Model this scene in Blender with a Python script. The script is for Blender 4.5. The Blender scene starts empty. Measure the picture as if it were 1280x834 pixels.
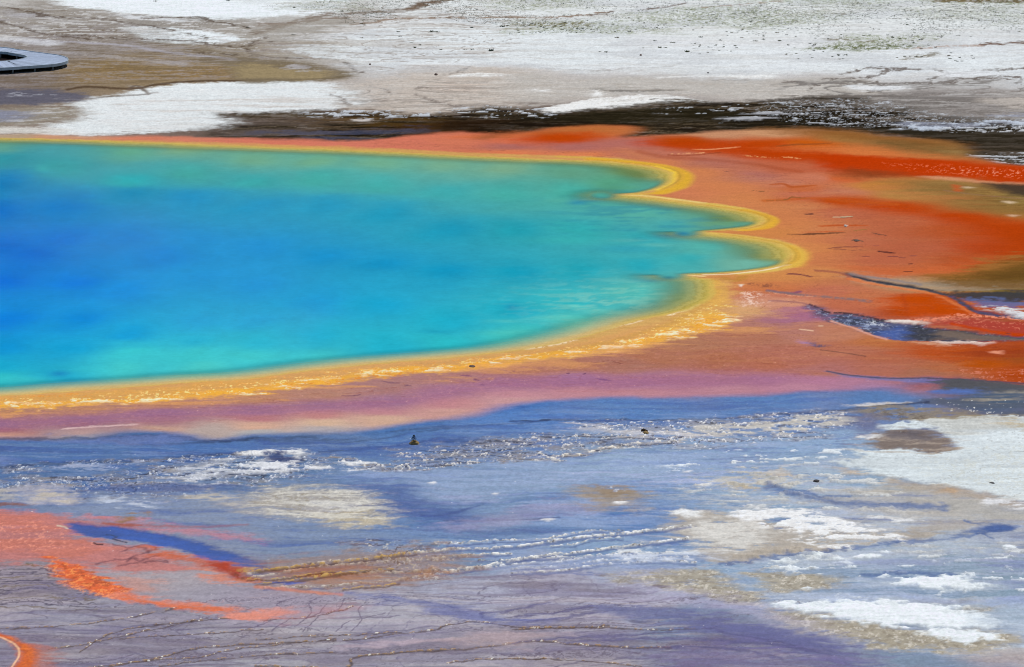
import bpy, bmesh, math, random
import numpy as np
random.seed(7)
rng = np.random.default_rng(11)
scene = bpy.context.scene
COL = scene.collection
R = math.radians

# ------------------------------------------------------------------ survey view
# The overlook stands 45 m above the basin; at() turns a sighting from it into a point of the ground.
H = 45.0
FPX = 7465.0
PITCH = R(9.19)
CP, SP = math.cos(PITCH), math.sin(PITCH)
def at(u, v, z=0.0):
    a = (u - 640.0) / FPX; b = (417.0 - v) / FPX
    dx, dy, dz = a, CP + b * SP, -SP + b * CP
    t = (z - H) / dz
    return (dx * t, dy * t)
def lin(c):
    c = np.asarray(c, dtype=np.float64) / 255.0
    return np.where(c <= 0.04045, c / 12.92, ((c + 0.055) / 1.055) ** 2.4).astype(np.float32)

# ------------------------------------------------------------------ noise
class Noise:
    def __init__(self, seed):
        r = np.random.default_rng(seed)
        self.t = r.random((256, 256)).astype(np.float32)
    def one(self, x, y):
        xi = np.floor(x); yi = np.floor(y)
        fx = (x - xi).astype(np.float32); fy = (y - yi).astype(np.float32)
        xi = xi.astype(np.int64) & 255; yi = yi.astype(np.int64) & 255
        x1 = (xi + 1) & 255; y1 = (yi + 1) & 255
        fx = fx * fx * fx * (fx * (fx * 6 - 15) + 10); fy = fy * fy * fy * (fy * (fy * 6 - 15) + 10)
        t = self.t
        a = t[xi, yi]; b = t[x1, yi]; c = t[xi, y1]; d = t[x1, y1]
        a = a + (b - a) * fx; c = c + (d - c) * fx
        return a + (c - a) * fy
    def fbm(self, x, y, sx, sy, octv=4, gain=0.55, ridged=False):
        s = 0.0; amp = 1.0; tot = 0.0
        x = x / sx; y = y / sy
        for k in range(octv):
            ca, sa = math.cos(0.7 * k + 0.3), math.sin(0.7 * k + 0.3)
            n = self.one(x * ca - y * sa + 37.1 * k, x * sa + y * ca + 11.7 * k)
            if ridged: n = 1 - np.abs(2 * n - 1)
            s = s + amp * n; tot += amp; amp *= gain
            x = x * 2.03; y = y * 2.03
        return s / tot
def sm(a, b, x):
    t = np.clip((x - a) / (b - a), 0, 1)
    return t * t * (3 - 2 * t)

def catmull(pts, closed, n=6):
    P = np.array(pts, dtype=np.float64); m = len(P); out = []
    segs = m if closed else m - 1
    for i in range(segs):
        if closed: p0, p1, p2, p3 = P[i - 1], P[i], P[(i + 1) % m], P[(i + 2) % m]
        else: p0, p1, p2, p3 = P[max(i - 1, 0)], P[i], P[i + 1], P[min(i + 2, m - 1)]
        for k in range(n):
            t = k / n
            out.append(0.5 * ((2 * p1) + (-p0 + p2) * t + (2 * p0 - 5 * p1 + 4 * p2 - p3) * t * t + (-p0 + 3 * p1 - 3 * p2 + p3) * t ** 3))
    if not closed: out.append(P[-1])
    return np.array(out)

def seg_dist2(px, py, Q, closed):
    best = np.full(px.shape, 1e12, np.float32); inside = np.zeros(px.shape, bool); tpar = np.zeros(px.shape, np.float32)
    m = len(Q); segs = m if closed else m - 1
    for i in range(segs):
        ax, ay = Q[i]; bx, by = Q[(i + 1) % m]
        ex, ey = bx - ax, by - ay; L = ex * ex + ey * ey + 1e-12
        t = np.clip(((px - ax) * ex + (py - ay) * ey) / L, 0, 1)
        d = (px - ax - ex * t) ** 2 + (py - ay - ey * t) ** 2
        if closed:
            best = np.minimum(best, d)
            if ay != by:
                c = ((ay > py) != (by > py)) & (px < ex * (py - ay) / (by - ay) + ax)
                inside ^= c
        else:
            w = d < best
            best = np.where(w, d, best); tpar = np.where(w, (i + t) / segs, tpar)
    return np.sqrt(best), inside, tpar

# ------------------------------------------------------------------ ground lattice
def lines(a, b, step, lo, hi, grow=1.35):
    core = list(np.arange(a, b + step, step)); d = step; x = core[0]; left = []
    while x > lo: d *= 1.028 if d < 25 * step else grow; x -= d; left.append(x)
    d = step; x = core[-1]; right = []
    while x < hi: d *= 1.028 if d < 25 * step else grow; x += d; right.append(x)
    return np.array(left[::-1] + core + right)
S = lines(-0.110, 0.110, 1.05 / 7465.0, -1.6, 1.6)
v_rows = np.arange(905.0, -75.0, -0.85)
y_core = np.array([at(640, v)[1] for v in v_rows])
yl = []; y = y_core[0]; d = 0.15
while y > 40: d *= 1.05; y -= d; yl.append(max(y, 30))
yr = []; y = y_core[-1]; d = 0.5
while y < 9000: d *= 1.06 if d < 20 else 1.3; y += d; yr.append(y)
Y = np.array(yl[::-1] + list(y_core) + yr)
NX, NY = len(S), len(Y)
GX = (S[None, :] * Y[:, None]).astype(np.float32).ravel()
GY = np.repeat(Y, NX).astype(np.float32)
print("lattice", NX, NY, NX * NY)

n1, n2, n3, n4, n5, n6 = [Noise(k) for k in (3, 5, 8, 13, 21, 34)]
WX = n1.fbm(GX, GY, 4.0, 4.0, 5) - 0.5
WY = n2.fbm(GX, GY, 4.0, 4.0, 5) - 0.5
WXf = n2.fbm(GX, GY, 0.4, 0.6, 4) - 0.5
WYf = n1.fbm(GX, GY, 0.4, 0.6, 4) - 0.5
TEX = {
    'blot': n3.fbm(GX, GY, 5.0, 5.0, 4),
    'flake': n4.fbm(GX + 0.3 * WX, GY + 0.8 * WY, 0.95, 0.62, 5, 0.62),
    'crumb': n5.fbm(GX, GY, 0.15, 0.34, 3, 0.65),
    'streak': n6.fbm(GX, GY + 1.5 * WY, 6.0, 1.3, 5, 0.6),
    'fine': n3.fbm(GX + 7, GY + 3, 0.24, 0.42, 4, 0.7),
    'stri': n2.fbm(GX + 17, GY + 30 + 2.5 * WY, 2.4, 0.5, 5, 0.66),
    'grit': n6.fbm(GX + 70, GY + 3, 0.07, 0.24, 2, 0.7),
}
# rills: lines of even width that wander and meet, as a distance in metres from the nearest one
def contour(n, sx, sy, K, ox, warp, octv=2):
    f = lambda X, Yc: K * n.fbm(X + ox, Yc + 2 * ox, sx, sy, octv, 0.45)
    X = GX + warp * WX * 2; Yc = GY + warp * WY * 3
    f0 = f(X, Yc); e = 0.05
    gx = (f(X + e, Yc) - f0) / e; gy = (f(X, Yc + e) - f0) / e
    d = np.abs(f0 - np.round(f0)) / np.sqrt((gx / 3.0) ** 2 + gy ** 2 + 1e-4)
    return d
RILL1 = contour(n4, 11.0, 5.0, 12.0, 31.0, 0.9)
RILL2 = contour(n5, 6.0, 3.2, 5.0, 77.0, 1.1)
RILL3 = contour(n1, 4.0, 6.0, 3.0, 14.0, 1.0)
TEX['vein'] = 1 - RILL1 - 0.2 * sm(0.53, 0.45, TEX['streak']); TEX['vein2'] = 1 - RILL2; TEX['vein3'] = 1 - RILL3
ALB = np.zeros((len(GX), 3), np.float32)
WET = np.zeros(len(GX), np.float32)
ZZ = np.zeros(len(GX), np.float32)

def idw(ctrl, px, py, power=3.0, squash=6.0):
    acc = np.zeros((len(px), 3), np.float32); tot = np.zeros(len(px), np.float32)
    for (u, v, c) in ctrl:
        x, y = at(u, v)
        d2 = (px - x) ** 2 + ((py - y) / squash) ** 2 + 0.04
        w = d2 ** (-power / 2)
        acc += w[:, None] * lin(c)[None, :]; tot += w
    return acc / tot[:, None]

RAG = 1.0; SOFTK = 1.0
def blend(idx, a, c, wet=None, z=None):
    c = lin(c)
    ALB[idx] += (c[None, :] - ALB[idx]) * a[:, None]
    if wet is not None: WET[idx] += (wet - WET[idx]) * a
    if z is not None: ZZ[idx] += z * a

def tex_gate(a, idx, br):
    if br is None: return a
    name, lo, hi = br
    return a * sm(lo, hi, TEX[name][idx])

def pick(Q, m):
    x0, y0 = Q.min(0) - m; x1, y1 = Q.max(0) + m
    return np.nonzero((GX > x0) & (GX < x1) & (GY > y0) & (GY < y1))[0]

def poly(c, pts, soft=0.5, warp=0.5, wf=0.15, op=1.0, br=None, wet=None, z=None, n=5, rag=None):
    """mat or crust patch: soft = width of its edge in metres, warp = how ragged"""
    soft = soft * SOFTK
    Q = np.array([at(*p) for p in catmull(pts, True, n)])
    idx = pick(Q, soft + warp + 0.5)
    if not len(idx): return
    px = GX[idx] + warp * WX[idx] * 2 + wf * WXf[idx] * 2; py = GY[idx] + warp * WY[idx] * 3 + wf * WYf[idx] * 4
    d, ins, _ = seg_dist2(px, py, Q, True)
    sd = np.where(ins, d, -d) + (soft * RAG if rag is None else rag) * ((TEX['flake'][idx] - 0.5) * 1.6 + (TEX['stri'][idx] - 0.5) * 2.4)
    a = sm(-soft, soft, sd) * op
    blend(idx, tex_gate(a, idx, br), c, wet, z)

def line(c, pts, w=0.15, soft=None, warp=0.3, wf=0.05, op=1.0, br=None, wet=None, z=None, taper=False, n=6, ax=3.0):
    """runnel, rim or crack following a line"""
    soft = w * 0.7 if soft is None else soft
    Q = np.array([at(*p) for p in catmull(pts, False, n)])
    idx = pick(Q, w + soft + warp + 0.3)
    if not len(idx): return
    Q[:, 0] *= ax
    px = GX[idx] * ax + warp * WX[idx] * 2 + wf * WXf[idx] * 2; py = GY[idx] + warp * WY[idx] * 3 + wf * WYf[idx] * 4
    d, _, t = seg_dist2(px, py, Q, False)
    ww = w * (np.sin(np.clip(t, 0.02, 0.98) * math.pi) ** 0.6 if taper else 1.0)
    a = (1 - sm(ww - soft * 0.5, ww + soft, d)) * op
    blend(idx, tex_gate(a, idx, br), c, wet, z)

# ------------------------------------------------------------------ exposure and strengths
ALB_GAIN, WAT_GAIN, WATER_SPEC = (1.02, 0.99, 0.90), (1.0, 0.97, 0.88), 0.0
SKY, SUN, EXPO = 0.10, 3.2, 0.12
STEAM = 0.008
# ------------------------------------------------------------------ ground colour: broad mats first
BASE = [
 # far sinter plain
 (-100,5,(150,142,130)),(30,20,(160,155,150)),(60,60,(140,132,128)),(0,105,(120,108,100)),(150,85,(138,118,86)),(250,90,(142,122,92)),(200,30,(150,145,140)),
 (380,60,(165,160,155)),(120,50,(146,138,132)),(300,70,(146,136,122)),(450,50,(222,226,230)),(550,70,(224,228,233)),(650,60,(226,230,235)),(800,70,(226,230,236)),(950,75,(226,230,236)),(1100,80,(222,227,233)),(1250,80,(220,226,232)),
 (600,10,(222,227,230)),(800,15,(222,227,230)),(900,30,(222,227,230)),(1000,20,(222,227,230)),(1150,15,(222,227,230)),(1260,10,(222,227,230)),(700,30,(222,227,230)),
 (550,115,(190,184,180)),(660,110,(188,182,178)),(800,108,(186,182,180)),(930,110,(184,178,174)),(1050,112,(178,172,168)),(1180,120,(172,170,170)),(1260,130,(178,174,172)),
 (350,160,(95,82,72)),(500,152,(80,66,48)),(650,148,(66,54,38)),(800,150,(62,54,38)),(950,148,(60,54,42)),(1100,150,(96,92,88)),(1200,160,(92,90,90)),(1270,185,(75,68,60)),
 # orange apron
 (560,178,(205,110,95)),(700,182,(195,105,95)),(800,192,(195,105,95)),(900,205,(190,108,92)),(980,225,(196,112,90)),(1020,262,(195,112,84)),(960,250,(200,118,84)),(900,240,(205,120,85)),
 (1060,300,(196,106,82)),(1040,330,(198,116,84)),(1100,320,(198,108,84)),(1150,300,(200,100,66)),(1240,305,(200,84,30)),(1000,375,(196,112,92)),(950,400,(186,112,96)),(1100,380,(190,98,70)),
 (900,440,(188,104,84)),(1000,440,(192,104,92)),(1100,450,(196,98,76)),(1200,455,(196,94,50)),(1270,460,(188,86,44)),(820,450,(186,108,92)),(1250,400,(180,72,52)),
 # blue wet flat, its sky reflection painted into the colour
 (-100,565,(86,115,162)),(100,555,(77,111,163)),(250,560,(71,109,168)),(400,550,(92,119,164)),(500,545,(79,117,172)),(650,520,(79,122,185)),(800,510,(83,124,181)),(950,505,(85,124,179)),(1100,498,(79,118,173)),(1250,492,(57,84,113)),
 (100,595,(67,101,149)),(300,590,(88,115,149)),(400,600,(84,115,156)),(500,600,(109,133,167)),(600,610,(125,149,180)),(700,600,(131,155,184)),(800,580,(141,165,190)),(900,570,(133,159,192)),(1000,560,(138,165,197)),(1050,600,(143,167,192)),
 (150,640,(128,141,169)),(250,650,(130,141,165)),(400,680,(124,139,165)),(480,620,(96,125,168)),(550,650,(90,121,168)),(620,640,(115,141,175)),(700,650,(89,125,173)),(800,650,(81,119,172)),(780,620,(104,137,180)),(600,690,(110,137,171)),(750,690,(131,157,188)),
 (950,590,(135,159,186)),(950,630,(131,157,186)),(1100,640,(160,162,172)),(1200,640,(171,168,168)),(1270,650,(161,160,169)),(1050,700,(129,149,173)),(1200,700,(129,149,169)),(1270,760,(127,151,171)),(900,710,(137,161,190)),(1100,720,(125,147,176)),
 # lavender ribbed flat in front
 (30,730,(147,137,147)),(200,720,(163,155,163)),(100,770,(147,145,162)),(100,820,(153,147,158)),(250,790,(157,153,166)),(350,760,(157,147,164)),(400,800,(171,167,177)),(500,760,(173,171,184)),(600,740,(168,169,189)),(700,720,(172,169,187)),(800,740,(172,171,193)),(600,800,(173,167,175)),(700,780,(161,157,175)),(700,825,(165,157,165)),(850,780,(116,132,162)),(900,820,(120,129,153)),(1000,800,(148,149,173)),(1000,834,(120,130,153)),(1150,830,(125,142,165)),(1270,834,(165,159,169)),(560,830,(167,163,174)),(300,834,(165,163,172)),
]
for k in range(0, len(GX), 200000):
    s = slice(k, k + 200000)
    ALB[s] = idw(BASE, GX[s] + 2.2 * WX[s], GY[s] + 6 * WY[s], 3.5, 2.0)
def wetpoly(pts, val, soft=2.0):
    Q = np.array([at(*p) for p in catmull(pts, True, 5)]); idx = pick(Q, soft + 1)
    d, ins, _ = seg_dist2(GX[idx], GY[idx], Q, True)
    a = sm(-soft, soft, np.where(ins, d, -d)); WET[idx] += (val - WET[idx]) * a
wetpoly([(-400,545),(0,548),(320,546),(480,538),(640,510),(800,496),(960,494),(1110,484),(1600,478),(1600,900),(-400,900)], 0.55)
wetpoly([(-400,640),(100,640),(300,690),(600,710),(760,720),(1000,800),(1600,830),(1600,960),(-400,960)], 0.45)

# ------------------------------------------------------------------ far plain
WH = (230, 238, 244)
poly(WH,[(70,5),(110,-12),(250,-14),(420,-12),(412,13),(330,22),(260,25),(200,20),(140,14)],0.8,0.9,0.3)
poly((214,214,214),[(-50,-30),(30,-20),(40,4),(0,10),(-60,6)],1,1.5,0.3,0.5)
poly(WH,[(150,34),(200,34),(270,41),(303,49),(240,56),(190,52),(172,46)],0.5,0.6,0.25)
poly((214,218,224),[(140,18),(180,20),(235,25),(220,27),(165,23)],0.5,0.5,0.2,0.9)
poly((196,196,198),[(22,38),(40,32),(58,38),(48,42)],0.6,0.6,0.2,0.9)
poly((205,207,214),[(-80,46),(0,46),(40,49),(82,54),(60,57),(0,51),(-80,50)],0.5,0.5,0.3,0.9)
poly((176,174,174),[(50,18),(95,25),(110,31),(70,29),(45,24)],0.6,0.7,0.3,0.8)
poly((180,180,188),[(10,12),(25,16),(50,18),(20,22),(5,18)],0.6,0.7,0.3,0.6)
line((172,170,180),[(78,53),(150,56),(205,65),(262,71),(330,78),(390,84)],0.45,0.5,0.25,0.1,0.9)
line((178,176,182),[(0,64),(60,62),(110,68),(170,74),(230,80)],0.8,0.8,0.8,0.2,0.45)
poly((140,116,80),[(80,88),(140,84),(220,88),(300,80),(380,82),(420,92),(330,97),(200,100),(120,104),(90,100)],1.2,1.2,0.3,0.75,('streak',0.3,0.6))
poly((112,100,84),[(60,10),(150,28),(260,62),(240,66),(140,52),(40,44),(20,30)],1.5,2.2,0.4,0.5,('streak',0.4,0.6))
poly((110,96,78),[(90,55),(150,60),(240,68),(300,74),(270,78),(150,72),(90,66)],1.0,1.5,0.4,0.5,('streak',0.35,0.6))
BROWNS=[(-100,8),(60,10),(120,26),(180,28),(300,55),(420,40),(440,60),(380,78),(440,92),(330,100),(200,104),(60,110),(-100,110)]
poly((96,82,64),BROWNS,2.5,1.5,0.6,0.5,('stri',0.5,0.66))
poly((168,164,172),BROWNS,2.5,1.5,0.6,0.4,('stri',0.5,0.34))
poly((206,206,208),[(60,4),(200,24),(420,26),(460,60),(330,62),(250,50),(140,32)],2.5,1.5,0.6,0.8,('flake',0.56,0.64))
poly((206,206,208),[(-100,24),(140,24),(140,50),(-100,52)],2.0,1.5,0.6,0.7,('stri',0.55,0.66))
for p_ in ([(-60,6),(0,8),(30,14),(60,20),(140,24),(260,48)],[(0,26),(60,44),(110,50)],[(60,44),(200,50),(300,58),(340,52)],[(310,36),(250,24),(180,22)],[(330,46),(310,58),(330,70),(420,76),(440,90)],[(250,66),(330,70),(410,72)]):
    line((88,74,62),p_,0.35,0.5,1.0,0.5,0.85,('flake',0.25,0.5))
# pale plate between boardwalk and spring
poly((222,228,232),[(86,133),(108,124),(150,118),(182,110),(232,105),(320,102),(405,104),(438,112),(462,128),(425,137),(320,141),(286,142),(300,150),(272,160),(200,167),(80,168),(40,164),(70,152),(95,146)],0.9,0.9,0.4)
poly((204,202,200),[(130,152),(220,150),(270,156),(220,164),(140,162)],1.0,1.5,0.4,0.7,('streak',0.35,0.65))
poly((190,178,170),[(150,130),(300,122),(420,118),(450,130),(360,138),(220,140)],1.2,2.0,0.5,0.6,('streak',0.45,0.7))
poly((92,92,108),[(-200,112),(0,111),(60,112),(106,116),(104,124),(70,128),(0,131),(-200,132)],0.8,1.2,0.4,0.9)
poly((158,160,172),[(10,116),(60,117),(64,120),(12,120)],0.3,0.7,0.4,0.8,('flake',0.5,0.6))
poly((146,138,126),[(-200,134),(0,134),(60,134),(96,139),(90,150),(50,156),(0,157),(-200,156)],1.4,0.9,0.3,0.95)
poly((126,132,156),[(-120,138),(0,138),(35,142),(20,150),(-100,152)],1.4,0.9,0.3,0.8)
poly((208,206,202),[(-200,158),(0,158),(60,160),(90,166),(60,168),(-200,168)],0.8,0.5,0.3,0.9)
line((86,68,52),[(85,112),(108,109),(150,111),(176,110),(196,106),(240,102),(320,101),(400,99),(440,94),(452,91)],0.35,0.5,0.3,0.1,0.95)
line((100,86,76),[(160,112),(172,108),(186,118)],0.3,0.4,0.3,0.1,0.8)
line((100,86,76),[(106,125),(140,121),(176,119),(196,116)],0.25,0.4,0.3,0.1,0.7)
# still olive pool
poly((118,106,86),[(290,74),(360,78),(420,86),(442,94),(420,101),(370,103),(300,103)],0.8,0.8,0.3,0.9)
poly((152,136,104),[(300,80),(350,84),(390,87),(412,92),(395,98),(340,99),(300,97)],0.8,0.7,0.3,0.9)
poly((176,174,180),[(355,82),(392,85),(388,90),(360,88)],0.5,0.8,0.3,0.7,('flake',0.45,0.6))
# tan wash and grey wash
poly((192,182,174),[(440,102),(520,84),(600,82),(660,87),(640,100),(700,108),(640,128),(600,140),(500,143),(430,136),(470,126),(430,112)],1.5,1.5,0.4,0.9)
poly((206,192,182),[(560,102),(606,104),(590,114),(540,112)],0.8,1.0,0.3,0.8)
for p in ([(410,116),(424,122),(432,128),(448,136)],[(520,118),(540,126),(562,131),(590,134)],[(455,106),(480,114),(492,119)],[(548,96),(575,90),(590,83)],[(536,94),(552,95),(580,92)],[(520,108),(536,113)]):
    line((112,102,98),p,0.3,0.5,0.9,0.5,0.8,('stri',0.3,0.5),taper=True)
poly((186,182,178),[(640,92),(720,100),(760,96),(870,98),(960,98),(1060,100),(1110,112),(1010,122),(900,120),(800,116),(720,120),(650,128)],1.2,1.5,0.5,0.85)
poly((120,114,108),[(735,96),(800,98),(880,97),(940,99),(900,101),(800,101)],0.4,0.8,0.5,0.6,('streak',0.42,0.6))
poly((104,100,96),[(750,110),(800,109),(850,112),(830,116),(770,115)],0.4,1.2,0.5,0.75,('streak',0.45,0.6))
for p in ([(640,60),(665,64),(690,68),(706,66),(724,64)],[(690,68),(672,73),(664,76)],[(676,84),(740,87),(800,85),(838,83),(850,78)],[(640,72),(656,68)],[(706,72),(724,73),(720,78)],
          [(466,50),(474,55),(482,58)],[(480,80),(500,76),(488,71)],[(370,68),(420,62),(440,58)],[(430,54),(450,58),(500,64),(556,74)],[(520,84),(545,86)]):
    line((136,122,114),p,0.22,0.35,0.9,0.4,0.85,('stri',0.25,0.5))
WHITE_ISLES = [[(676,140),(700,130),(722,125),(770,121),(800,119),(850,122),(882,128),(845,129),(800,131),(760,136),(720,141),(700,143)],
               [(735,118),(745,113),(752,118),(742,120)],[(660,112),(690,113),(676,115)],[(600,92),(640,94),(600,97),(560,97)],[(820,98),(880,93),(960,94),(960,98),(870,96)]]
for p in WHITE_ISLES: poly((232,233,234),p,0.4,0.6,0.3,z=0.03)
PLAIN = [(330,-20),(1400,-20),(1400,96),(1000,100),(760,92),(640,86),(470,96),(380,70),(420,30)]
poly((222,229,234),[(366,66),(430,46),(520,32),(640,26),(760,24),(760,84),(640,82),(560,78),(480,90),(420,76)],1.6,1.5,0.6,0.75)
poly((222,229,234),[(640,64),(900,56),(1280,70),(1280,84),(1000,92),(860,94),(760,86)],1.6,1.2,0.6,0.6)
poly((176,176,176),PLAIN,2.0,1.5,0.6,0.45,('stri',0.54,0.7))
poly((188,184,180),PLAIN,2.0,1.5,0.6,0.3,('streak',0.54,0.68))
poly((196,200,206),PLAIN,2.0,1.5,0.6,0.5,('blot',0.5,0.66))
poly((170,158,148),[(380,8),(560,0),(660,20),(640,60),(560,82),(470,92),(390,66),(400,30)],2.0,2.0,0.6,0.3,('streak',0.5,0.62))
poly((138,124,114),[(380,8),(560,0),(660,20),(640,60),(560,82),(470,92),(390,66),(400,30)],2.0,2.0,0.6,0.6,('vein2',0.8,0.95))
poly((206,206,208),[(86,128),(460,104),(462,130),(280,160),(60,168)],1.5,1.5,0.5,0.5,('stri',0.5,0.66))
poly((168,160,152),[(440,102),(660,87),(760,100),(1110,104),(1100,120),(700,126),(600,140),(440,136)],1.5,1.5,0.5,0.55,('stri',0.52,0.68))
poly((216,212,208),[(440,102),(660,87),(760,100),(1110,104),(1100,120),(700,126),(600,140),(440,136)],1.5,1.5,0.5,0.5,('stri',0.46,0.32))
poly((120,112,108),[(440,108),(600,100),(640,130),(600,140),(480,140),(430,130)],1.2,1.5,0.5,0.5,('vein',0.6,0.9))
# runnels over the white plain
for c,p,w in (((124,110,98),[(318,41),(350,33),(385,22),(420,18),(452,15),(490,13),(512,11),(526,7),(545,3),(580,-3)],0.9),
            ((116,98,84),[(516,10),(528,6),(548,3)],1.2),((140,118,100),[(438,32),(470,28),(490,24),(560,23),(630,22),(700,20),(760,15)],0.45),
            ((128,112,100),[(320,32),(360,30),(400,24),(430,22)],0.8),((150,140,132),[(320,54),(345,56),(380,54),(404,54)],0.7),((150,140,132),[(400,74),(380,70),(360,66),(330,62)],0.6),
            ((112,98,90),[(736,18),(754,17),(764,14)],0.4),((112,98,90),[(804,11),(830,8),(856,4)],0.35),((160,140,125),[(880,10),(930,6),(980,3)],0.3),
            ((100,70,50),[(1224,57),(1250,55),(1280,53),(1400,52)],0.5),((180,160,150),[(1130,63),(1180,60),(1230,58)],0.3)):
    line(c,p,w*0.9,w*0.9,1.0,0.5,0.9,('flake',0.25,0.5))
poly((150,144,136),[(320,30),(420,22),(450,30),(400,46),(340,50)],1.5,2.5,0.6,0.7,('streak',0.42,0.58))
poly((160,152,142),[(320,54),(400,50),(440,60),(380,72),(320,72)],1.5,2.5,0.6,0.7,('streak',0.42,0.58))
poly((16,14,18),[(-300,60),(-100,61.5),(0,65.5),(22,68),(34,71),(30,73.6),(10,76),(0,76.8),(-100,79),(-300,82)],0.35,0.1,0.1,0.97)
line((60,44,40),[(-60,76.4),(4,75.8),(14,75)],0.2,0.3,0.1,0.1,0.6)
# sparse green on the plain
for p,o in (([(640,28),(720,26),(790,32),(840,38),(760,42),(660,40)],0.7),([(800,14),(960,8),(980,26),(940,36),(820,30),(770,24)],0.7),([(960,14),(1060,18),(1040,28),(960,32)],0.55),([(1080,44),(1140,44),(1170,52),(1100,62),(1010,62),(1030,54)],0.85),([(1140,-6),(1300,-8),(1320,8),(1200,6)],0.9),([(580,-4),(720,-6),(720,12),(640,10)],0.55),([(1130,10),(1300,12),(1300,28),(1160,22)],0.45),([(960,-6),(1100,2),(1080,10),(940,4)],0.6),([(360,5),(430,0),(480,8),(400,12)],0.4)):
    poly((126,132,96),p,1.8,2.0,0.6,o,('fine',0.5,0.66))
    poly((138,146,118),p,1.8,2.0,0.6,o*0.8,('crumb',0.5,0.64))
    poly((176,184,174),p,1.8,2.0,0.6,o*0.4,('stri',0.5,0.64))
poly((120,112,78),[(640,30),(730,28),(728,35),(650,34)],0.8,1.0,0.5,0.7,('fine',0.4,0.6))
poly((96,104,60),[(1010,58),(1040,58),(1100,56),(1160,58),(1120,62),(1040,63)],0.5,0.8,0.5,0.8,('fine',0.38,0.55))
poly((112,94,60),[(1150,-8),(1300,-10),(1300,2),(1180,3)],0.6,0.8,0.4,0.9,('fine',0.3,0.5))
for p in ([(1030,48),(1060,48),(1070,50),(1040,51)],[(1075,50),(1100,50),(1098,52),(1080,52)],[(1040,18),(1062,18),(1056,20),(1044,20)],[(1125,76),(1150,70),(1170,66),(1180,68),(1150,73)]):
    poly((110,100,76),p,0.4,0.5,0.3,0.75,('fine',0.35,0.55))
# right side: dark threads over white
for p in ([(1030,100),(1080,96),(1110,88),(1160,86),(1200,92),(1280,84)],[(980,102),(1020,106),(1060,104),(1140,103),(1200,102),(1280,98)],[(1160,98),(1200,90),(1240,86),(1290,84)],[(1010,112),(1030,104),(1070,108)],[(1085,114),(1100,106),(1096,100)],[(1100,115),(1140,122),(1200,118),(1280,112)],[(1050,92),(1090,86),(1130,85)],[(1220,102),(1240,96),(1275,95)]):
    line((104,94,88),p,0.28,0.4,1.2,0.5,0.9,('stri',0.2,0.5))
poly((128,124,122),[(1000,104),(1280,100),(1330,116),(1280,124),(1120,124),(1020,118)],1.5,2,0.6,0.9,('vein',0.5,0.8))
poly((226,230,236),[(1060,108),(1130,106),(1140,110),(1080,112)],0.5,0.8,0.4,0.8)
poly((226,230,236),[(1170,90),(1230,88),(1240,94),(1190,98)],0.6,0.8,0.4,0.7)

# ------------------------------------------------------------------ dark stream behind the spring: brown, with the forest's reflection painted in
DARK = [(285,144),(330,141),(420,141),(470,143),(540,143),(586,137),(620,133),(660,140),(700,143),(740,139),(800,132),(850,127),(880,127),(960,124),(1020,120),(1070,122),(1100,132),(1150,140),(1200,150),(1300,150),(1400,160),(1400,205),(1280,206),(1220,195),(1180,185),(1100,168),(1000,164),(880,166),(780,172),(700,163),(640,168),(560,170),(480,174),(400,176),(300,174),(262,170),(280,158),(310,152)]
poly((50,42,30),DARK,1.3,0.8,0.5,0.98,None,0.35,-0.03)
poly((88,76,60),DARK,0.9,0.8,0.5,0.75,('stri',0.46,0.62))
poly((120,112,108),DARK,0.9,0.8,0.5,0.6,('stri',0.6,0.72))
poly((20,15,10),DARK,0.7,0.8,0.5,0.7,('stri',0.5,0.34))
poly((96,84,78),[(270,160),(310,146),(400,146),(440,150),(400,172),(300,172)],1.2,1.5,0.5,0.85,('streak',0.3,0.6))
poly((84,62,30),[(380,146),(520,144),(560,156),(520,166),(400,160)],1.2,1.5,0.5,0.75,('streak',0.35,0.6))
poly((60,36,12),[(480,158),(560,152),(640,150),(600,162),(520,168)],1.2,1.0,0.4,0.7)
poly((70,76,100),[(320,164),(420,162),(520,158),(500,170),(400,174),(320,172)],0.9,1.2,0.5,0.6,('streak',0.42,0.6))
poly((26,18,12),[(560,152),(680,150),(800,154),(760,162),(640,162),(560,166)],1.4,1.0,0.4,0.7)
poly((34,30,18),[(660,144),(760,140),(850,134),(940,144),(900,152),(760,152),(680,150)],1.0,0.8,0.4,0.8)
poly((72,66,54),[(960,126),(1060,124),(1100,136),(1040,146),(960,142)],1.0,1.2,0.5,0.6,('streak',0.4,0.6))
poly((30,26,18),[(930,140),(1040,142),(1100,152),(1180,166),(1100,168),(1000,160),(900,160)],1.0,1.0,0.4,0.7)
poly((148,142,140),[(1090,118),(1300,112),(1330,150),(1200,150),(1120,140)],1.5,1.5,0.5,0.85,('streak',0.3,0.55))
poly((110,106,104),[(1080,122),(1280,118),(1300,134),(1150,136)],1.2,1.8,0.5,0.6,('streak',0.45,0.6))
poly((188,180,174),[(1216,126),(1250,123),(1320,122),(1320,136),(1260,136)],0.6,0.9,0.4,0.85)
poly((104,98,94),[(1000,118),(1180,124),(1300,140),(1340,176),(1200,180),(1100,150),(1000,140)],2.0,1.0,0.5,0.7,('stri',0.42,0.58))
poly((150,156,176),[(1120,150),(1200,146),(1320,142),(1320,156),(1220,158),(1140,158)],0.8,1.0,0.5,0.7,('streak',0.4,0.6))
poly((46,40,30),[(1110,164),(1180,160),(1320,158),(1340,200),(1260,198),(1180,182)],1.0,1.0,0.4,0.8)
poly((90,80,72),[(1190,185),(1240,178),(1300,176),(1300,192),(1240,192)],0.7,0.9,0.4,0.6,('streak',0.4,0.6))
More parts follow.
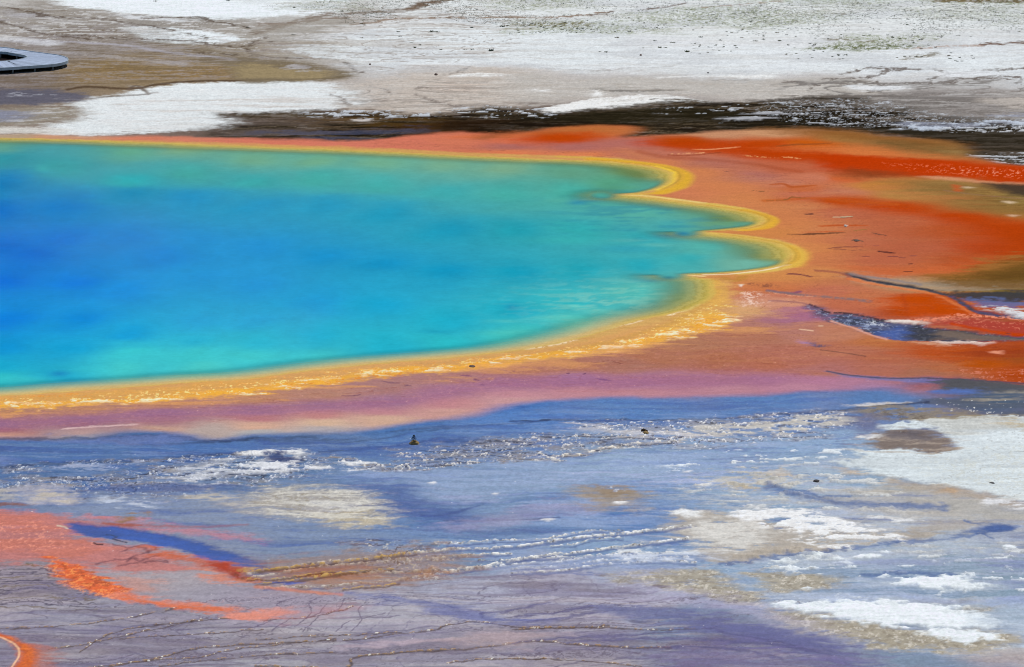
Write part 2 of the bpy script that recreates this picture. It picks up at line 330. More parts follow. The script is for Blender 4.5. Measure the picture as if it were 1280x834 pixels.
# white crust flakes and foam lines lying in the stream
poly((206,212,222),[(840,134),(960,130),(1060,124),(1120,130),(1160,142),(1280,146),(1400,150),(1400,166),(1200,162),(1080,158),(960,152),(880,148)],1.0,0.8,0.5,0.85,('flake',0.62,0.72),0.2,0.04)
poly((150,154,162),[(960,128),(1060,124),(1120,130),(1160,142),(1280,146),(1400,150),(1400,166),(1200,162),(1080,158),(960,148)],1.0,0.8,0.5,0.8,('crumb',0.58,0.7))
poly((206,212,222),[(570,136),(640,132),(700,144),(640,146),(560,142)],0.7,0.6,0.5,0.9,('flake',0.56,0.64),0.2,0.04)
poly((196,202,212),[(380,141),(480,140),(560,143),(500,147),(400,145)],0.7,0.6,0.5,0.9,('flake',0.52,0.6),0.2,0.04)
poly((204,198,196),[(444,149),(460,150),(455,152),(446,151)],0.3,0.2,0.2,0.9)
poly((176,178,186),[(900,146),(930,142),(975,139),(960,148),(910,150)],0.5,0.6,0.4,0.85,('streak',0.35,0.55),0.2,0.04)
poly((190,200,216),[(1130,158),(1180,152),(1290,150),(1290,156),(1200,160),(1150,162)],0.4,0.5,0.5,0.9,('flake',0.48,0.58),0.2,0.04)
poly((200,204,212),[(1210,196),(1280,192),(1340,196),(1340,204),(1250,203)],0.5,0.5,0.4,0.85,('flake',0.45,0.6),0.2,0.04)
poly((206,210,218),[(1180,160),(1280,156),(1280,166),(1200,166)],0.4,0.5,0.4,0.9,('flake',0.6,0.68),0.2,0.04)

# ------------------------------------------------------------------ apron of orange and pink mats round the spring
APRON = [(-400,168),(0,168),(160,171),(320,173),(440,175),(480,172),(520,168),(570,165),(640,165),(690,159),(740,156),(790,157),(800,163),(780,171),(820,167),(880,164),(960,161),(1040,163),(1110,171),(1180,177),(1212,188),(1220,197),(1280,206),(1400,210),(1600,212),(1600,480),(1280,480),(1180,474),(1140,476),(1116,483),(1060,488),(960,494),(860,495),(800,496),(720,500),(640,509),(560,525),(480,536),(400,543),(320,547),(260,549),(180,540),(100,548),(0,549),(-400,556)]
Qa = np.array([at(*p) for p in catmull(APRON, True, 5)]); ia = pick(Qa, 3)
BASE2 = [(-100,172,(170,156,136)),(10,171,(178,154,130)),(70,172,(196,146,116)),(200,174,(206,124,98)),(320,178,(205,116,94)),(440,180,(206,118,98)),(520,180,(204,116,94)),(560,176,(206,118,90)),(640,176,(206,112,82)),(640,182,(172,104,96)),(640,190,(212,120,82)),(740,166,(196,110,62)),(700,172,(180,71,17)),(780,180,(176,106,96)),(720,182,(172,104,96)),(720,196,(214,126,82)),
 (800,196,(180,108,94)),(860,176,(172,71,15)),(880,206,(178,110,94)),(800,203,(208,124,78)),(860,214,(204,126,86)),(940,222,(176,110,98)),(960,165,(198,146,108)),(900,168,(192,138,104)),(960,180,(185,71,14)),(1010,180,(190,87,17)),(1060,172,(160,114,64)),(1120,180,(158,114,68)),(1190,188,(160,126,78)),
 (1080,190,(204,126,68)),(1160,192,(180,122,70)),(980,192,(183,63,9)),(1060,198,(181,56,5)),(1150,205,(180,59,7)),(1250,216,(185,63,14)),(1340,222,(185,63,14)),(1000,212,(186,98,68)),(1020,222,(196,118,90)),(1050,222,(198,98,54)),(980,230,(190,118,94)),(900,236,(202,122,86)),(930,250,(202,128,84)),
 (1000,236,(198,108,64)),(1000,244,(190,116,92)),(1050,240,(192,122,94)),(1100,232,(196,128,62)),(1130,244,(178,134,74)),(1180,236,(162,140,84)),(1240,252,(158,142,82)),(1280,262,(150,128,68)),(1340,262,(150,128,68)),
 (1050,252,(183,74,15)),(1120,260,(183,65,9)),(1200,272,(181,63,8)),(1260,290,(183,65,6)),(1340,300,(180,62,6)),(1010,258,(198,126,84)),(1060,268,(192,112,82)),(1120,278,(192,110,74)),(1180,292,(180,78,17)),(1150,310,(184,98,68)),(1220,310,(178,62,8)),(1200,330,(171,71,14)),(1160,336,(204,112,62)),
 (980,290,(204,132,74)),(1020,290,(198,124,84)),(1060,300,(192,114,86)),(1010,312,(208,138,82)),(1040,325,(202,126,84)),(1100,325,(198,114,82)),(1100,345,(196,112,74)),(1010,340,(202,136,82)),(960,345,(206,144,80)),(970,360,(198,116,74)),
 (1250,335,(132,106,46)),(1200,346,(150,110,52)),(1280,345,(120,98,44)),(1160,354,(170,136,88)),(1130,352,(176,146,114)),(1250,358,(128,110,58)),(1340,345,(120,98,44)),
 (1040,365,(190,110,86)),(1080,368,(192,114,78)),(1100,380,(194,106,70)),(1150,375,(180,71,12)),(1180,388,(181,70,9)),(1130,392,(171,65,14)),(1160,398,(180,109,90)),(1060,382,(188,106,78)),(1000,370,(192,116,94)),(980,380,(206,146,122)),(940,388,(214,166,118)),(970,400,(169,116,113)),(1010,395,(176,114,124)),(990,415,(177,120,108)),
 (1230,408,(163,78,59)),(1280,412,(171,54,9)),(1340,410,(167,54,10)),(1200,404,(174,97,72)),
 (1050,415,(186,124,99)),(1100,428,(188,116,71)),(1060,440,(179,112,91)),(1110,450,(174,101,76)),(1180,440,(176,70,10)),(1250,436,(165,62,9)),(1280,446,(153,75,31)),(1230,456,(176,78,14)),(1180,462,(175,108,75)),(1280,466,(167,65,14)),(1150,468,(166,108,86)),(1100,463,(175,109,92)),
 (940,420,(174,116,94)),(860,430,(171,118,94)),(900,450,(169,106,81)),(820,450,(172,114,90)),(780,456,(167,116,102)),(960,455,(175,107,86)),(1000,450,(175,109,94)),(1020,464,(172,112,107)),
 (720,455,(172,116,98)),(680,460,(169,114,104)),(640,464,(169,114,107)),(560,474,(170,122,118)),(480,482,(166,122,122)),(400,492,(178,131,115)),(320,497,(183,133,107)),(200,506,(183,130,106)),(100,514,(181,130,104)),(0,518,(177,129,104)),(-100,524,(177,129,104)),
 (0,528,(139,106,130)),(100,525,(141,108,133)),(200,519,(147,110,137)),(320,513,(151,112,136)),(400,508,(153,116,138)),(480,503,(153,116,143)),(560,490,(165,120,140)),(640,480,(163,118,147)),(720,475,(161,116,152)),(800,478,(166,117,147)),(880,478,(172,119,140)),(960,474,(170,117,142)),(1020,474,(176,121,148)),(1060,478,(174,123,148)),
 (-100,536,(156,102,116)),(0,537,(156,102,116)),(100,534,(150,105,123)),(200,529,(164,120,132)),(320,523,(183,125,131)),(400,519,(191,132,131)),(480,515,(187,132,139)),(560,506,(191,134,140)),(640,494,(191,137,148)),(720,487,(189,135,146)),(800,487,(187,133,144)),(900,487,(184,132,146)),(1000,484,(182,129,149)),(1080,483,(166,124,154)),
 (0,545,(194,147,134)),(100,541,(181,149,148)),(200,537,(193,157,142)),(260,540,(179,162,157)),(320,535,(205,165,145)),(400,531,(208,175,151)),(480,526,(203,167,147)),(560,515,(198,152,145)),(640,502,(194,148,151)),(320,543,(173,170,172)),(400,539,(176,166,168)),(100,546,(146,146,158)),
]
px = GX[ia] + 0.5 * WX[ia]; py = GY[ia] + 2.2 * WY[ia]
ca = np.zeros((len(ia), 3), np.float32)
for k in range(0, len(ia), 150000):
    ca[k:k+150000] = idw(BASE2, px[k:k+150000], py[k:k+150000], 3.6, 1.3)
d, ins, _ = seg_dist2(px, py, Qa, True)
a = sm(-0.7, 1.0, np.where(ins, d, -d))
APM = np.zeros(len(GX), np.float32); APM[ia] = a
ALB[ia] += (ca - ALB[ia]) * a[:, None]; WET[ia] += (0.25 - WET[ia]) * a

SALM = [(480,178),(700,186),(860,200),(1000,220),(1200,290),(1280,420),(1200,470),(1040,470),(800,485),(640,490),(400,520),(0,540),(-300,545),(-300,520),(0,515),(400,485),(720,450),(900,410),(960,360),(1000,320),(960,260),(860,215),(700,196),(480,186)]
poly((156,86,56),SALM,1.5,0.8,0.4,0.16,('stri',0.52,0.68))
poly((214,146,100),SALM,1.5,0.8,0.4,0.2,('stri',0.48,0.32))
poly((156,82,62),SALM,1.5,0.8,0.4,0.16,('streak',0.54,0.66))
poly((140,72,60),SALM,1.5,0.8,0.4,0.4,('vein2',0.93,0.99))
poly((204,128,78),[(780,186),(860,206),(930,226),(1000,262),(1050,300),(1060,330),(1010,345),(960,360),(930,350),(1000,325),(960,275),(860,230),(862,216),(800,200)],1.6,0.6,0.2,0.6,None,None,None,5,0.3)
poly((158,106,142),[(-400,530),(0,521),(160,514),(320,506),(480,497),(640,472),(800,470),(960,466),(960,480),(800,484),(640,488),(480,512),(320,521),(160,529),(0,537),(-400,546)],1.3,0.4,0.2,0.55,None,None,None,5,0.3)
RAG = 0.35; SOFTK = 1.7
# upper orange bands
poly((150,98,40),[(640,170),(690,160),(740,157),(780,158),(790,163),(700,168)],1.0,0.6,0.2,0.35)
poly((185,65,8),[(640,173),(690,168),(740,165),(752,172),(700,178),(660,178)],1.0,0.5,0.2,0.9)
poly((206,104,54),[(600,168),(640,165),(648,170),(600,173),(570,172)],0.9,0.4,0.2,0.8)
poly((96,72,52),[(592,172),(606,167),(640,165),(620,171),(600,174)],0.6,0.4,0.2,0.5)
poly((182,60,6),[(800,178),(860,174),(930,178),(1000,186),(1060,193),(1120,201),(1060,206),(1000,200),(900,192),(840,186)],0.8,0.8,0.3,0.85)
poly((134,86,42),[(960,161),(1040,162),(1110,171),(1180,177),(1206,187),(1150,184),(1080,176),(1000,168)],1.0,0.8,0.3,0.85)
poly((92,72,38),[(1090,176),(1140,180),(1190,188),(1206,197),(1150,192),(1090,184)],1.4,0.9,0.3,0.7)
poly((206,112,60),[(960,186),(1050,182),(1130,190),(1190,198),(1130,198),(1040,192)],1.0,0.8,0.3,0.7)
line((140,72,34),[(970,183),(1000,181),(1040,179)],0.25,0.3,0.3,0.1,0.8,taper=True)
poly((184,56,6),[(1020,196),(1100,196),(1180,201),(1280,209),(1500,212),(1500,232),(1280,229),(1200,223),(1130,221),(1080,219),(1030,212)],0.6,0.5,0.2,0.95)
poly((118,66,36),[(1050,212),(1100,214),(1130,218),(1090,222),(1056,219)],0.8,0.8,0.3,0.7)
poly((226,112,74),[(1110,205),(1280,212),(1400,216),(1400,226),(1280,224),(1180,216)],0.7,0.5,0.3,0.8,('crumb',0.58,0.7))
poly((234,150,120),[(1180,210),(1280,216),(1280,222),(1200,216)],0.5,0.5,0.3,0.8,('crumb',0.64,0.72))
line((236,160,110),[(866,187),(890,187),(925,184)],0.16,0.25,0.2,0.1,0.8,taper=True)
line((232,170,120),[(840,193),(870,192),(884,191)],0.14,0.2,0.2,0.1,0.8,('crumb',0.45,0.6))
line((140,60,30),[(836,194),(860,195),(900,191)],0.2,0.2,0.2,0.1,0.6)
line((234,170,110),[(930,195),(960,197),(985,197),(1000,199)],0.14,0.2,0.2,0.1,0.8,('crumb',0.45,0.6))
line((150,60,24),[(800,190),(830,196),(880,200),(940,206),(1000,215)],0.5,0.8,0.4,0.1,0.35)
poly((224,160,124),[(1150,221),(1190,222),(1230,226),(1280,229),(1280,231),(1200,227)],0.3,0.3,0.1,0.8)
poly((138,102,56),[(1110,227),(1190,226),(1232,231),(1256,243),(1280,252),(1400,262),(1400,274),(1280,270),(1200,262),(1150,246)],1.5,0.6,0.3,0.9)
poly((112,84,44),[(1180,236),(1240,240),(1300,254),(1300,264),(1220,256)],1.2,0.8,0.3,0.6,('stri',0.42,0.6))
poly((190,120,70),[(1080,230),(1150,236),(1220,252),(1160,250),(1090,242)],1.2,0.8,0.3,0.5,('streak',0.4,0.6))
poly((64,54,46),[(1228,229),(1280,230),(1400,234),(1400,258),(1280,246),(1254,240)],0.5,0.4,0.2,0.95)
poly((196,86,44),[(1192,231),(1200,234),(1198,240),(1193,236)],0.2,0.2,0.1,0.9)
for p in ([(1254,252),(1270,253),(1262,255)],[(1262,269),(1272,270),(1264,271)],[(1205,234),(1216,235),(1208,236)]): poly((214,190,160),p,0.2,0.15,0.1,0.9)
line((146,110,84),[(1180,238),(1220,244),(1280,249)],0.14,0.2,0.2,0.1,0.6)
line((176,82,36),[(962,232),(978,231),(990,234),(1020,232)],0.3,0.3,0.3,0.1,0.8,taper=True)
line((190,96,40),[(955,251),(985,250),(1020,248),(1060,252),(1120,256)],0.35,0.5,0.3,0.1,0.7)
poly((182,66,18),[(1010,247),(1060,250),(1120,256),(1200,270),(1290,276),(1420,280),(1420,318),(1290,320),(1236,331),(1190,340),(1216,318),(1215,298),(1180,282),(1120,268),(1060,256)],2.6,0.5,0.2,0.75,None,None,None,5,0.4)
poly((168,58,8),[(1215,280),(1290,282),(1420,284),(1420,312),(1290,314),(1230,322),(1234,300)],1.8,0.6,0.2,0.7,None,None,None,5,0.4)
poly((176,94,66),[(1080,268),(1130,276),(1180,288),(1200,306),(1180,325),(1120,334),(1060,326),(1060,300)],2.0,0.8,0.2,0.7,None,None,None,5,0.4)
poly((196,98,56),[(1060,332),(1130,334),(1190,330),(1236,322),(1200,340),(1150,346),(1090,344)],1.0,0.5,0.2,0.7,None,None,None,5,0.3)
RAG = 1.0; SOFTK = 1.0
# torn bits of mat
TORN = [([(958,251),(982,250),(990,247),(1012,249)],(140,90,50),0.16),([(1004,268),(1012,268),(1018,268)],(84,52,50),0.16),([(1041,272),(1052,272),(1066,271)],(196,180,150),0.16),([(1050,273),(1066,272)],(90,56,44),0.1),
 ([(1022,283),(1050,282),(1084,282)],(186,84,40),0.28),([(1056,282),(1060,282)],(226,200,180),0.14),([(984,293),(1010,293),(1036,292),(1056,291)],(96,60,44),0.2),([(1000,290),(1030,290),(1056,289)],(190,92,50),0.14),([(1066,289),(1086,286)],(150,110,60),0.14),
 ([(1090,291),(1098,293),(1110,295)],(110,72,60),0.18),([(1064,301),(1070,300),(1078,302)],(96,76,64),0.22),([(1034,311),(1060,309),(1084,309)],(124,66,62),0.14),([(1036,311),(1060,313),(1080,313)],(124,66,62),0.12),([(1096,314),(1104,315),(1119,317)],(66,34,40),0.22),
 ([(1108,321),(1120,321),(1132,323)],(110,58,60),0.12),([(1076,321),(1088,321)],(130,70,64),0.12),([(1134,320),(1152,321)],(130,74,72),0.09),([(1134,330),(1141,330)],(90,46,44),0.12),([(1128,340),(1140,340)],(84,44,40),0.12),([(1090,307),(1102,307)],(156,84,70),0.1),([(940,239),(960,240)],(110,80,50),0.1),
 ([(905,215),(915,215)],(110,70,60),0.08),([(983,343),(995,343),(1016,347)],(120,66,66),0.22),([(620,204),(628,203),(632,201)],(130,80,70),0.08),([(586,458),(595,458)],(90,56,60),0.2),([(476,476),(490,479),(500,479)],(122,84,104),0.12),([(505,482),(515,483)],(122,84,104),0.1),([(424,494),(440,495),(450,493)],(116,72,100),0.12),([(312,489),(320,490)],(60,44,50),0.14),([(594,458),(604,460)],(120,72,96),0.2),([(576,470),(590,471)],(130,80,110),0.14),([(592,474),(600,476)],(120,74,100),0.16),([(622,462),(640,466)],(140,90,116),0.14),
 ([(708,467),(712,467)],(96,56,90),0.12),([(728,468),(732,467)],(96,56,90),0.1),([(745,473),(765,476)],(130,84,130),0.14),([(766,453),(780,455)],(128,74,70),0.1),([(640,464),(650,466)],(128,74,100),0.12),([(600,482),(606,482)],(130,84,120),0.1)]
for p, c, w in TORN: line(c, p, w, w*0.7, 0.15, 0.1, 0.9, None, 0.3, taper=True)

# ------------------------------------------------------------------ runoff channels on the right
poly((176,150,128),[(1060,344),(1100,348),(1160,352),(1230,352),(1280,350),(1400,348),(1400,362),(1280,361),(1220,362),(1150,360),(1090,352)],0.9,0.4,0.2,0.8)
poly((112,80,36),[(1170,352),(1200,342),(1240,330),(1280,320),(1400,312),(1400,362),(1280,362),(1220,360)],1.4,0.8,0.2,0.85)
poly((170,110,56),[(1180,340),(1250,322),(1290,318),(1250,336),(1200,350)],1.0,0.6,0.3,0.6,('stri',0.4,0.6))
poly((84,58,26),[(1220,345),(1260,338),(1400,332),(1400,350),(1280,350)],1.2,0.8,0.3,0.5)
poly((150,140,124),[(1130,355),(1200,357),(1260,361),(1200,363),(1150,361)],0.4,0.5,0.3,0.7,('streak',0.35,0.6))
poly((36,32,30),[(1180,365),(1230,363),(1280,362),(1400,360),(1400,380),(1280,377),(1230,377),(1205,372)],0.6,0.6,0.3,0.95,None,0.5)
poly((74,92,150),[(1210,373),(1260,374),(1300,377),(1280,383),(1236,384),(1216,380)],0.5,0.6,0.4,0.8,('streak',0.35,0.55),0.6)
line((52,50,58),[(1058,343),(1070,347),(1100,353),(1150,360),(1190,371),(1210,383),(1226,391),(1280,398),(1400,404)],0.3,0.45,0.3,0.15,0.95,None,0.5,-0.03)
line((62,66,110),[(1190,371),(1210,383),(1226,391),(1280,397)],0.35,0.5,0.3,0.15,0.7,('flake',0.3,0.5))
line((128,120,124),[(1062,343),(1080,346),(1110,350),(1150,356)],0.22,0.4,0.2,0.1,0.7,None,0.5)
line((36,34,40),[(1057,343),(1066,346),(1090,351),(1130,357),(1165,362)],0.16,0.2,0.2,0.1,0.9,('flake',0.2,0.4),0.5)
line((150,84,72),[(1020,339),(1045,341),(1060,345),(1060,349)],0.3,0.3,0.2,0.1,0.7)
line((216,120,70),[(1060,349),(1075,352),(1110,358),(1160,366),(1190,378),(1212,390)],0.22,0.4,0.2,0.1,0.8)
poly((214,218,224),[(1228,384),(1240,380),(1262,383),(1300,384),(1400,386),(1400,396),(1290,397),(1250,392)],0.4,0.6,0.3,0.95,('flake',0.3,0.45),0.2,0.05)
poly((150,76,44),[(1236,398),(1300,402),(1300,404),(1240,401)],0.3,0.3,0.2,0.7)
poly((189,71,7),[(1110,372),(1150,366),(1180,376),(1206,391),(1180,396),(1140,398),(1120,388)],0.8,0.5,0.2,0.75)
line((170,66,26),[(1128,368),(1132,380),(1134,396)],0.18,0.5,0.2,0.05,0.5)
poly((230,140,110),[(1140,400),(1170,397),(1208,392),(1280,398),(1400,404),(1400,407),(1280,402),(1210,397),(1180,402)],0.3,0.3,0.2,0.9,('crumb',0.35,0.6))
poly((170,66,56),[(1170,403),(1210,398),(1280,403),(1400,408),(1400,420),(1280,417),(1220,411),(1180,407)],0.5,0.4,0.2,0.9)
poly((206,120,96),[(1170,402),(1210,397),(1280,402),(1400,407),(1400,416),(1280,413)],0.5,0.4,0.2,0.7,('crumb',0.62,0.7))
line((191,65,7),[(1190,405),(1230,413),(1280,419),(1400,424)],0.3,0.4,0.2,0.1,0.8)
CH2 = [(1013,382),(1024,385),(1040,391),(1062,393),(1090,399),(1120,402),(1150,407),(1190,413),(1240,418),(1280,420),(1400,424),(1400,428),(1280,426),(1235,427),(1180,427),(1130,426),(1105,421),(1070,412),(1045,404),(1025,397),(1016,390)]
poly((70,80,116),CH2,0.4,0.3,0.15,0.97,None,0.5,-0.04)
poly((36,38,50),CH2,0.4,0.3,0.15,0.8,('flake',0.5,0.58))
poly((150,158,180),CH2,0.4,0.3,0.15,0.8,('crumb',0.62,0.72))
poly((40,36,38),[(1130,408),(1180,413),(1280,421),(1400,425),(1280,426),(1180,426),(1132,424),(1126,414)],0.5,0.4,0.3,0.85,None,0.5)
poly((124,102,84),[(1180,415),(1230,419),(1300,424),(1230,425),(1180,422)],0.6,0.5,0.2,0.7)
line((52,46,56),[(1013,381),(1022,384),(1034,390),(1060,392),(1090,398),(1108,401)],0.14,0.2,0.2,0.1,0.95,('crumb',0.25,0.45))
poly((130,144,180),[(1050,396),(1090,404),(1110,412),(1080,412),(1050,402)],0.5,0.4,0.3,0.6,('crumb',0.5,0.64))
poly((212,216,224),[(1085,401),(1100,403),(1108,408),(1092,406)],0.3,0.3,0.2,0.85,('crumb',0.5,0.6))
poly((60,92,170),[(1100,418),(1120,408),(1132,410),(1130,424),(1112,422)],0.5,0.2,0.1,0.7)
poly((230,218,210),[(1108,401),(1130,401),(1158,404),(1145,406),(1120,404)],0.3,0.3,0.2,0.95,None,0.1,0.04)
poly((226,212,204),[(1162,428),(1200,427),(1234,428),(1228,432),(1190,431)],0.35,0.4,0.3,0.95,('flake',0.25,0.45),0.1,0.04)
poly((222,180,150),[(1140,428),(1165,429),(1190,432),(1160,432)],0.3,0.4,0.2,0.7)
line((222,160,140),[(1040,402),(1070,412),(1090,419),(1108,424)],0.2,0.3,0.2,0.1,0.8)
# orange to brick mats below the channel
poly((182,84,44),[(1140,430),(1190,434),(1280,430),(1400,430),(1400,474),(1280,470),(1200,466),(1140,450)],1.5,0.9,0.3,0.55,('streak',0.35,0.6))
poly((140,54,26),[(1200,440),(1280,434),(1400,436),(1400,456),(1280,452),(1220,448)],0.9,0.9,0.3,0.7,('streak',0.38,0.6))
poly((198,110,72),[(1130,445),(1280,455),(1400,458),(1400,468),(1200,464)],0.6,0.9,0.4,0.5,('streak',0.5,0.65))
poly((226,150,120),[(1236,439),(1254,439),(1250,442),(1240,441)],0.2,0.2,0.1,0.9)
poly((218,140,120),[(1200,462),(1280,462),(1280,478),(1210,474)],0.5,0.6,0.3,0.5,('crumb',0.62,0.72))
line((104,70,64),[(1026,438),(1050,441),(1082,446)],0.1,0.12,0.1,0.05,0.7)
poly((80,80,110),[(998,426),(1010,427),(1034,433),(1026,435),(1010,432)],0.3,0.3,0.2,0.85,('crumb',0.3,0.5))
poly((186,140,180),[(990,424),(1006,427),(1012,431),(1000,430)],0.4,0.3,0.2,0.6)
for p in ([(1000,412),(1016,414)],[(1024,408),(1028,408)]): line((226,190,160),p,0.1,0.15,0.05,0.02,0.9)
line((110,70,110),[(960,363),(985,367),(1000,365)],0.25,0.3,0.2,0.1,0.7)
line((128,108,110),[(960,364),(1000,369),(1040,373),(1070,375),(1087,377)],0.28,0.4,0.25,0.1,0.85,('crumb',0.2,0.5))
line((220,150,120),[(960,366),(990,370),(1024,372)],0.16,0.2,0.25,0.1,0.8,('crumb',0.4,0.6))
line((120,74,96),[(962,376),(1000,379),(1016,383)],0.16,0.3,0.2,0.1,0.5)
poly((160,104,140),[(962,392),(1000,384),(1014,390),(1020,398),(990,404),(962,402)],0.9,0.8,0.3,0.6)
poly((238,206,190),[(930,365),(952,367),(950,380),(930,382),(925,374)],0.6,0.6,0.3,0.75,('crumb',0.4,0.6))
poly((90,54,56),[(938,354),(958,355),(975,358),(955,359)],0.35,0.3,0.2,0.6,('crumb',0.4,0.6))
poly((236,224,214),[(924,356),(928,356),(927,359)],0.1,0.05,0.05,0.9)
# far right of the blue wet flat, dark tree reflections painted in
poly((92,118,182),[(1030,464),(1060,468),(1120,473),(1180,474),(1178,480),(1110,476),(1060,471)],0.3,0.2,0.1,0.6)
line((72,74,96),[(1033,464),(1048,467),(1070,470),(1110,473),(1180,474),(1280,479),(1400,484)],0.12,0.2,0.15,0.05,0.9)
poly((70,76,92),[(1176,475),(1280,480),(1400,484),(1400,522),(1280,520),(1220,514),(1160,505),(1150,500),(1172,492)],0.5,0.4,0.3,0.85,('streak',0.2,0.6),0.6)
poly((62,58,52),[(1176,476),(1240,478),(1300,482),(1300,488),(1230,488),(1180,486)],0.5,0.5,0.3,0.75,('streak',0.35,0.55))
poly((70,104,180),[(1170,488),(1220,484),(1226,492),(1190,496)],0.5,0.5,0.3,0.85,('streak',0.3,0.5))
poly((150,140,124),[(1210,494),(1300,486),(1300,498),(1240,503)],0.5,0.7,0.4,0.8,('streak',0.42,0.6))
poly((230,230,226),[(1150,500),(1280,500),(1300,520),(1180,514)],0.5,0.5,0.3,0.9,('crumb',0.74,0.8))
poly((220,212,206),[(1052,507),(1080,504),(1140,503),(1120,507),(1070,509)],0.3,0.3,0.2,0.9)
# ------------------------------------------------------------------ yellow rim of the spring
SHORE = [(-1500,210),(-700,186),(-200,174),(0,172.5),(80,174),(160,177),(240,180),(320,183),(420,186.5),(520,191),(600,195),(680,198),(740,200.5),(795,205),(826,210),(843,217),(842,226),(828,235),(806,241),(786,243),(777,244),
         (800,246),(830,249.5),(880,256),(920,262),(948,269),(956,276),(944,283),(908,287.5),(879,290.5),(906,294),(940,298),(974,305),(988,313),(990,324),(978,332),(945,338),(900,342),(859,343.8),
         (878,347),(892,351),(896,362),(886,376),(858,389),(800,401.5),(765,411),(715,425),(640,440),(560,448),(440,458),(320,473),(240,478),(160,484),(80,489),(0,495),(-200,505),(-700,521),(-1500,480)]
Qs = np.array([at(*p) for p in catmull(SHORE, True, 6)])
poly((204,148,92),[(-400,176),(0,174),(160,176),(320,180),(480,186),(600,192),(700,195),(770,199),(820,206),(848,213),(858,222),(852,233),(824,242),(790,244),(860,251),(920,259),(955,269),(964,277),(955,283),(925,288),(880,290),(930,294),(975,302),(994,312),(998,322),(990,332),(960,339),(910,343),(880,346),(912,352),(914,372),(906,400),(905,407),(860,420),(800,436),(720,447),(640,458),(560,466),(480,471),(400,482),(320,491),(200,500),(100,507),(0,512),(-400,524),(-400,490),(400,440),(700,380),(700,220),(0,190)],0.5,0.25,0.15,0.97)
RIM = [(-400,176),(0,176),(160,178),(320,183),(480,188),(600,193),(700,196),(770,200),(820,207),(846,214),(855,222),(848,232),(822,241),(796,243)]
line((204,172,92),RIM,0.26,0.7,0.1,0.05,0.45,ax=1.0)
line((212,172,76),RIM[6:],0.14,0.4,0.1,0.05,0.85,ax=1.0)
line((218,168,52),[(740,199),(790,203),(830,208),(850,215),(857,223),(849,234),(824,242)],0.35,0.4,0.1,0.05,0.9,ax=1.0)
line((236,200,70),[(820,207),(840,214),(843,222),(836,231),(822,238)],0.12,0.2,0.15,0.05,0.8,ax=1.0)
line((216,184,92),[(778,244.5),(806,245),(860,252),(920,260),(952,269),(963,277),(954,284),(925,288)],0.28,0.3,0.1,0.05,0.9,ax=1.0)
line((236,206,140),[(776,244),(806,245),(840,249),(880,254)],0.1,0.15,0.05,0.03,0.8,ax=1.0)
line((222,166,48),[(930,263),(956,270),(966,277),(956,285),(930,288)],0.25,0.3,0.1,0.05,0.8,ax=1.0)
line((218,184,94),[(878,291),(904,293),(945,298),(975,304),(993,313),(998,322),(991,331),(965,338),(925,342.5)],0.3,0.3,0.1,0.05,0.9,ax=1.0)
line((222,176,70),[(985,308),(999,316),(1000,325),(992,333)],0.3,0.5,0.1,0.05,0.7,ax=1.0)
line((246,226,190),[(880,343.5),(910,343),(940,340),(965,336),(985,331)],0.09,0.15,0.03,0.02,0.95,ax=1.0)
line((240,216,156),[(858,343.6),(878,345.5)],0.12,0.15,0.03,0.02,0.8,ax=1.0)
line((176,130,50),[(905,348),(918,352),(930,346)],0.2,0.3,0.1,0.05,0.5,ax=1.0)
for k_, (o_, c_) in enumerate(((3, (186,146,62)), (7, (210,160,64)))):
    line(c_, [(u_ + o_ * s_, v_) for u_, v_, s_ in ((740,200,0.3),(800,205,0.7),(832,210,1),(846,217,1),(845,226,1),(826,237,0.6))], 0.06, 0.1, 0.08, 0.04, 0.7, ax=1.0)
    line(c_, [(u_ + o_ * s_, v_) for u_, v_, s_ in ((880,256,0.4),(920,262,0.7),(948,269,1),(957,276,1),(940,284,0.6),(900,289,0.3))], 0.06, 0.1, 0.08, 0.04, 0.7, ax=1.0)
    line(c_, [(u_ + o_ * s_, v_) for u_, v_, s_ in ((900,293,0.3),(940,298,0.7),(974,305,1),(989,314,1),(990,325,1),(972,335,0.6))], 0.06, 0.1, 0.08, 0.04, 0.6, ax=1.0)
    line(c_, [(u_ + 1.6 * o_ * s_, v_ + 0.4 * o_) for u_, v_, s_ in ((885,348,1),(896,357,1),(892,370,1),(872,384,1),(840,396,1),(790,406,1),(715,426,1),(640,440,0.5))], 0.09, 0.14, 0.1, 0.06, 0.6, ax=1.0)
# wide near rim: ochre, then bright chips of crust
NEAR = [(-400,498),(0,490),(160,479),(320,468),(440,454),(560,445),(640,438),(715,424),(765,411),(840,393),(872,378),(886,362),(890,352),(914,354),(914,378),(905,407),(860,420),(800,436),(720,447),(640,458),(560,466),(480,471),(400,482),(320,491),(200,500),(100,507),(0,512),(-400,524)]
poly((212,160,100),NEAR,0.6,0.3,0.2,0.9)
poly((206,166,100),[(-400,498),(0,489),(160,478),(320,466),(440,451),(560,441),(640,434),(715,420),(765,407),(840,390),(872,376),(884,362),(890,372),(876,386),(845,400),(800,408),(715,430),(640,444),(560,449),(440,458),(320,472),(160,482),(0,492),(-400,503)],0.5,0.3,0.2,0.8)
poly((240,176,64),[(-400,514),(0,505),(100,499),(200,492),(320,483),(400,474),(480,463),(560,457),(640,449),(720,438),(800,424),(850,410),(890,392),(906,396),(900,408),(850,421),(800,433),(720,445),(640,457),(560,465),(480,470),(400,481),(320,490),(200,499),(100,506),(0,511),(-400,522)],0.6,0.7,0.5,0.9)
poly((218,164,90),[(-400,500),(0,496),(160,486),(320,474),(320,482),(160,494),(0,504),(-400,512)],0.6,0.6,0.4,0.8)
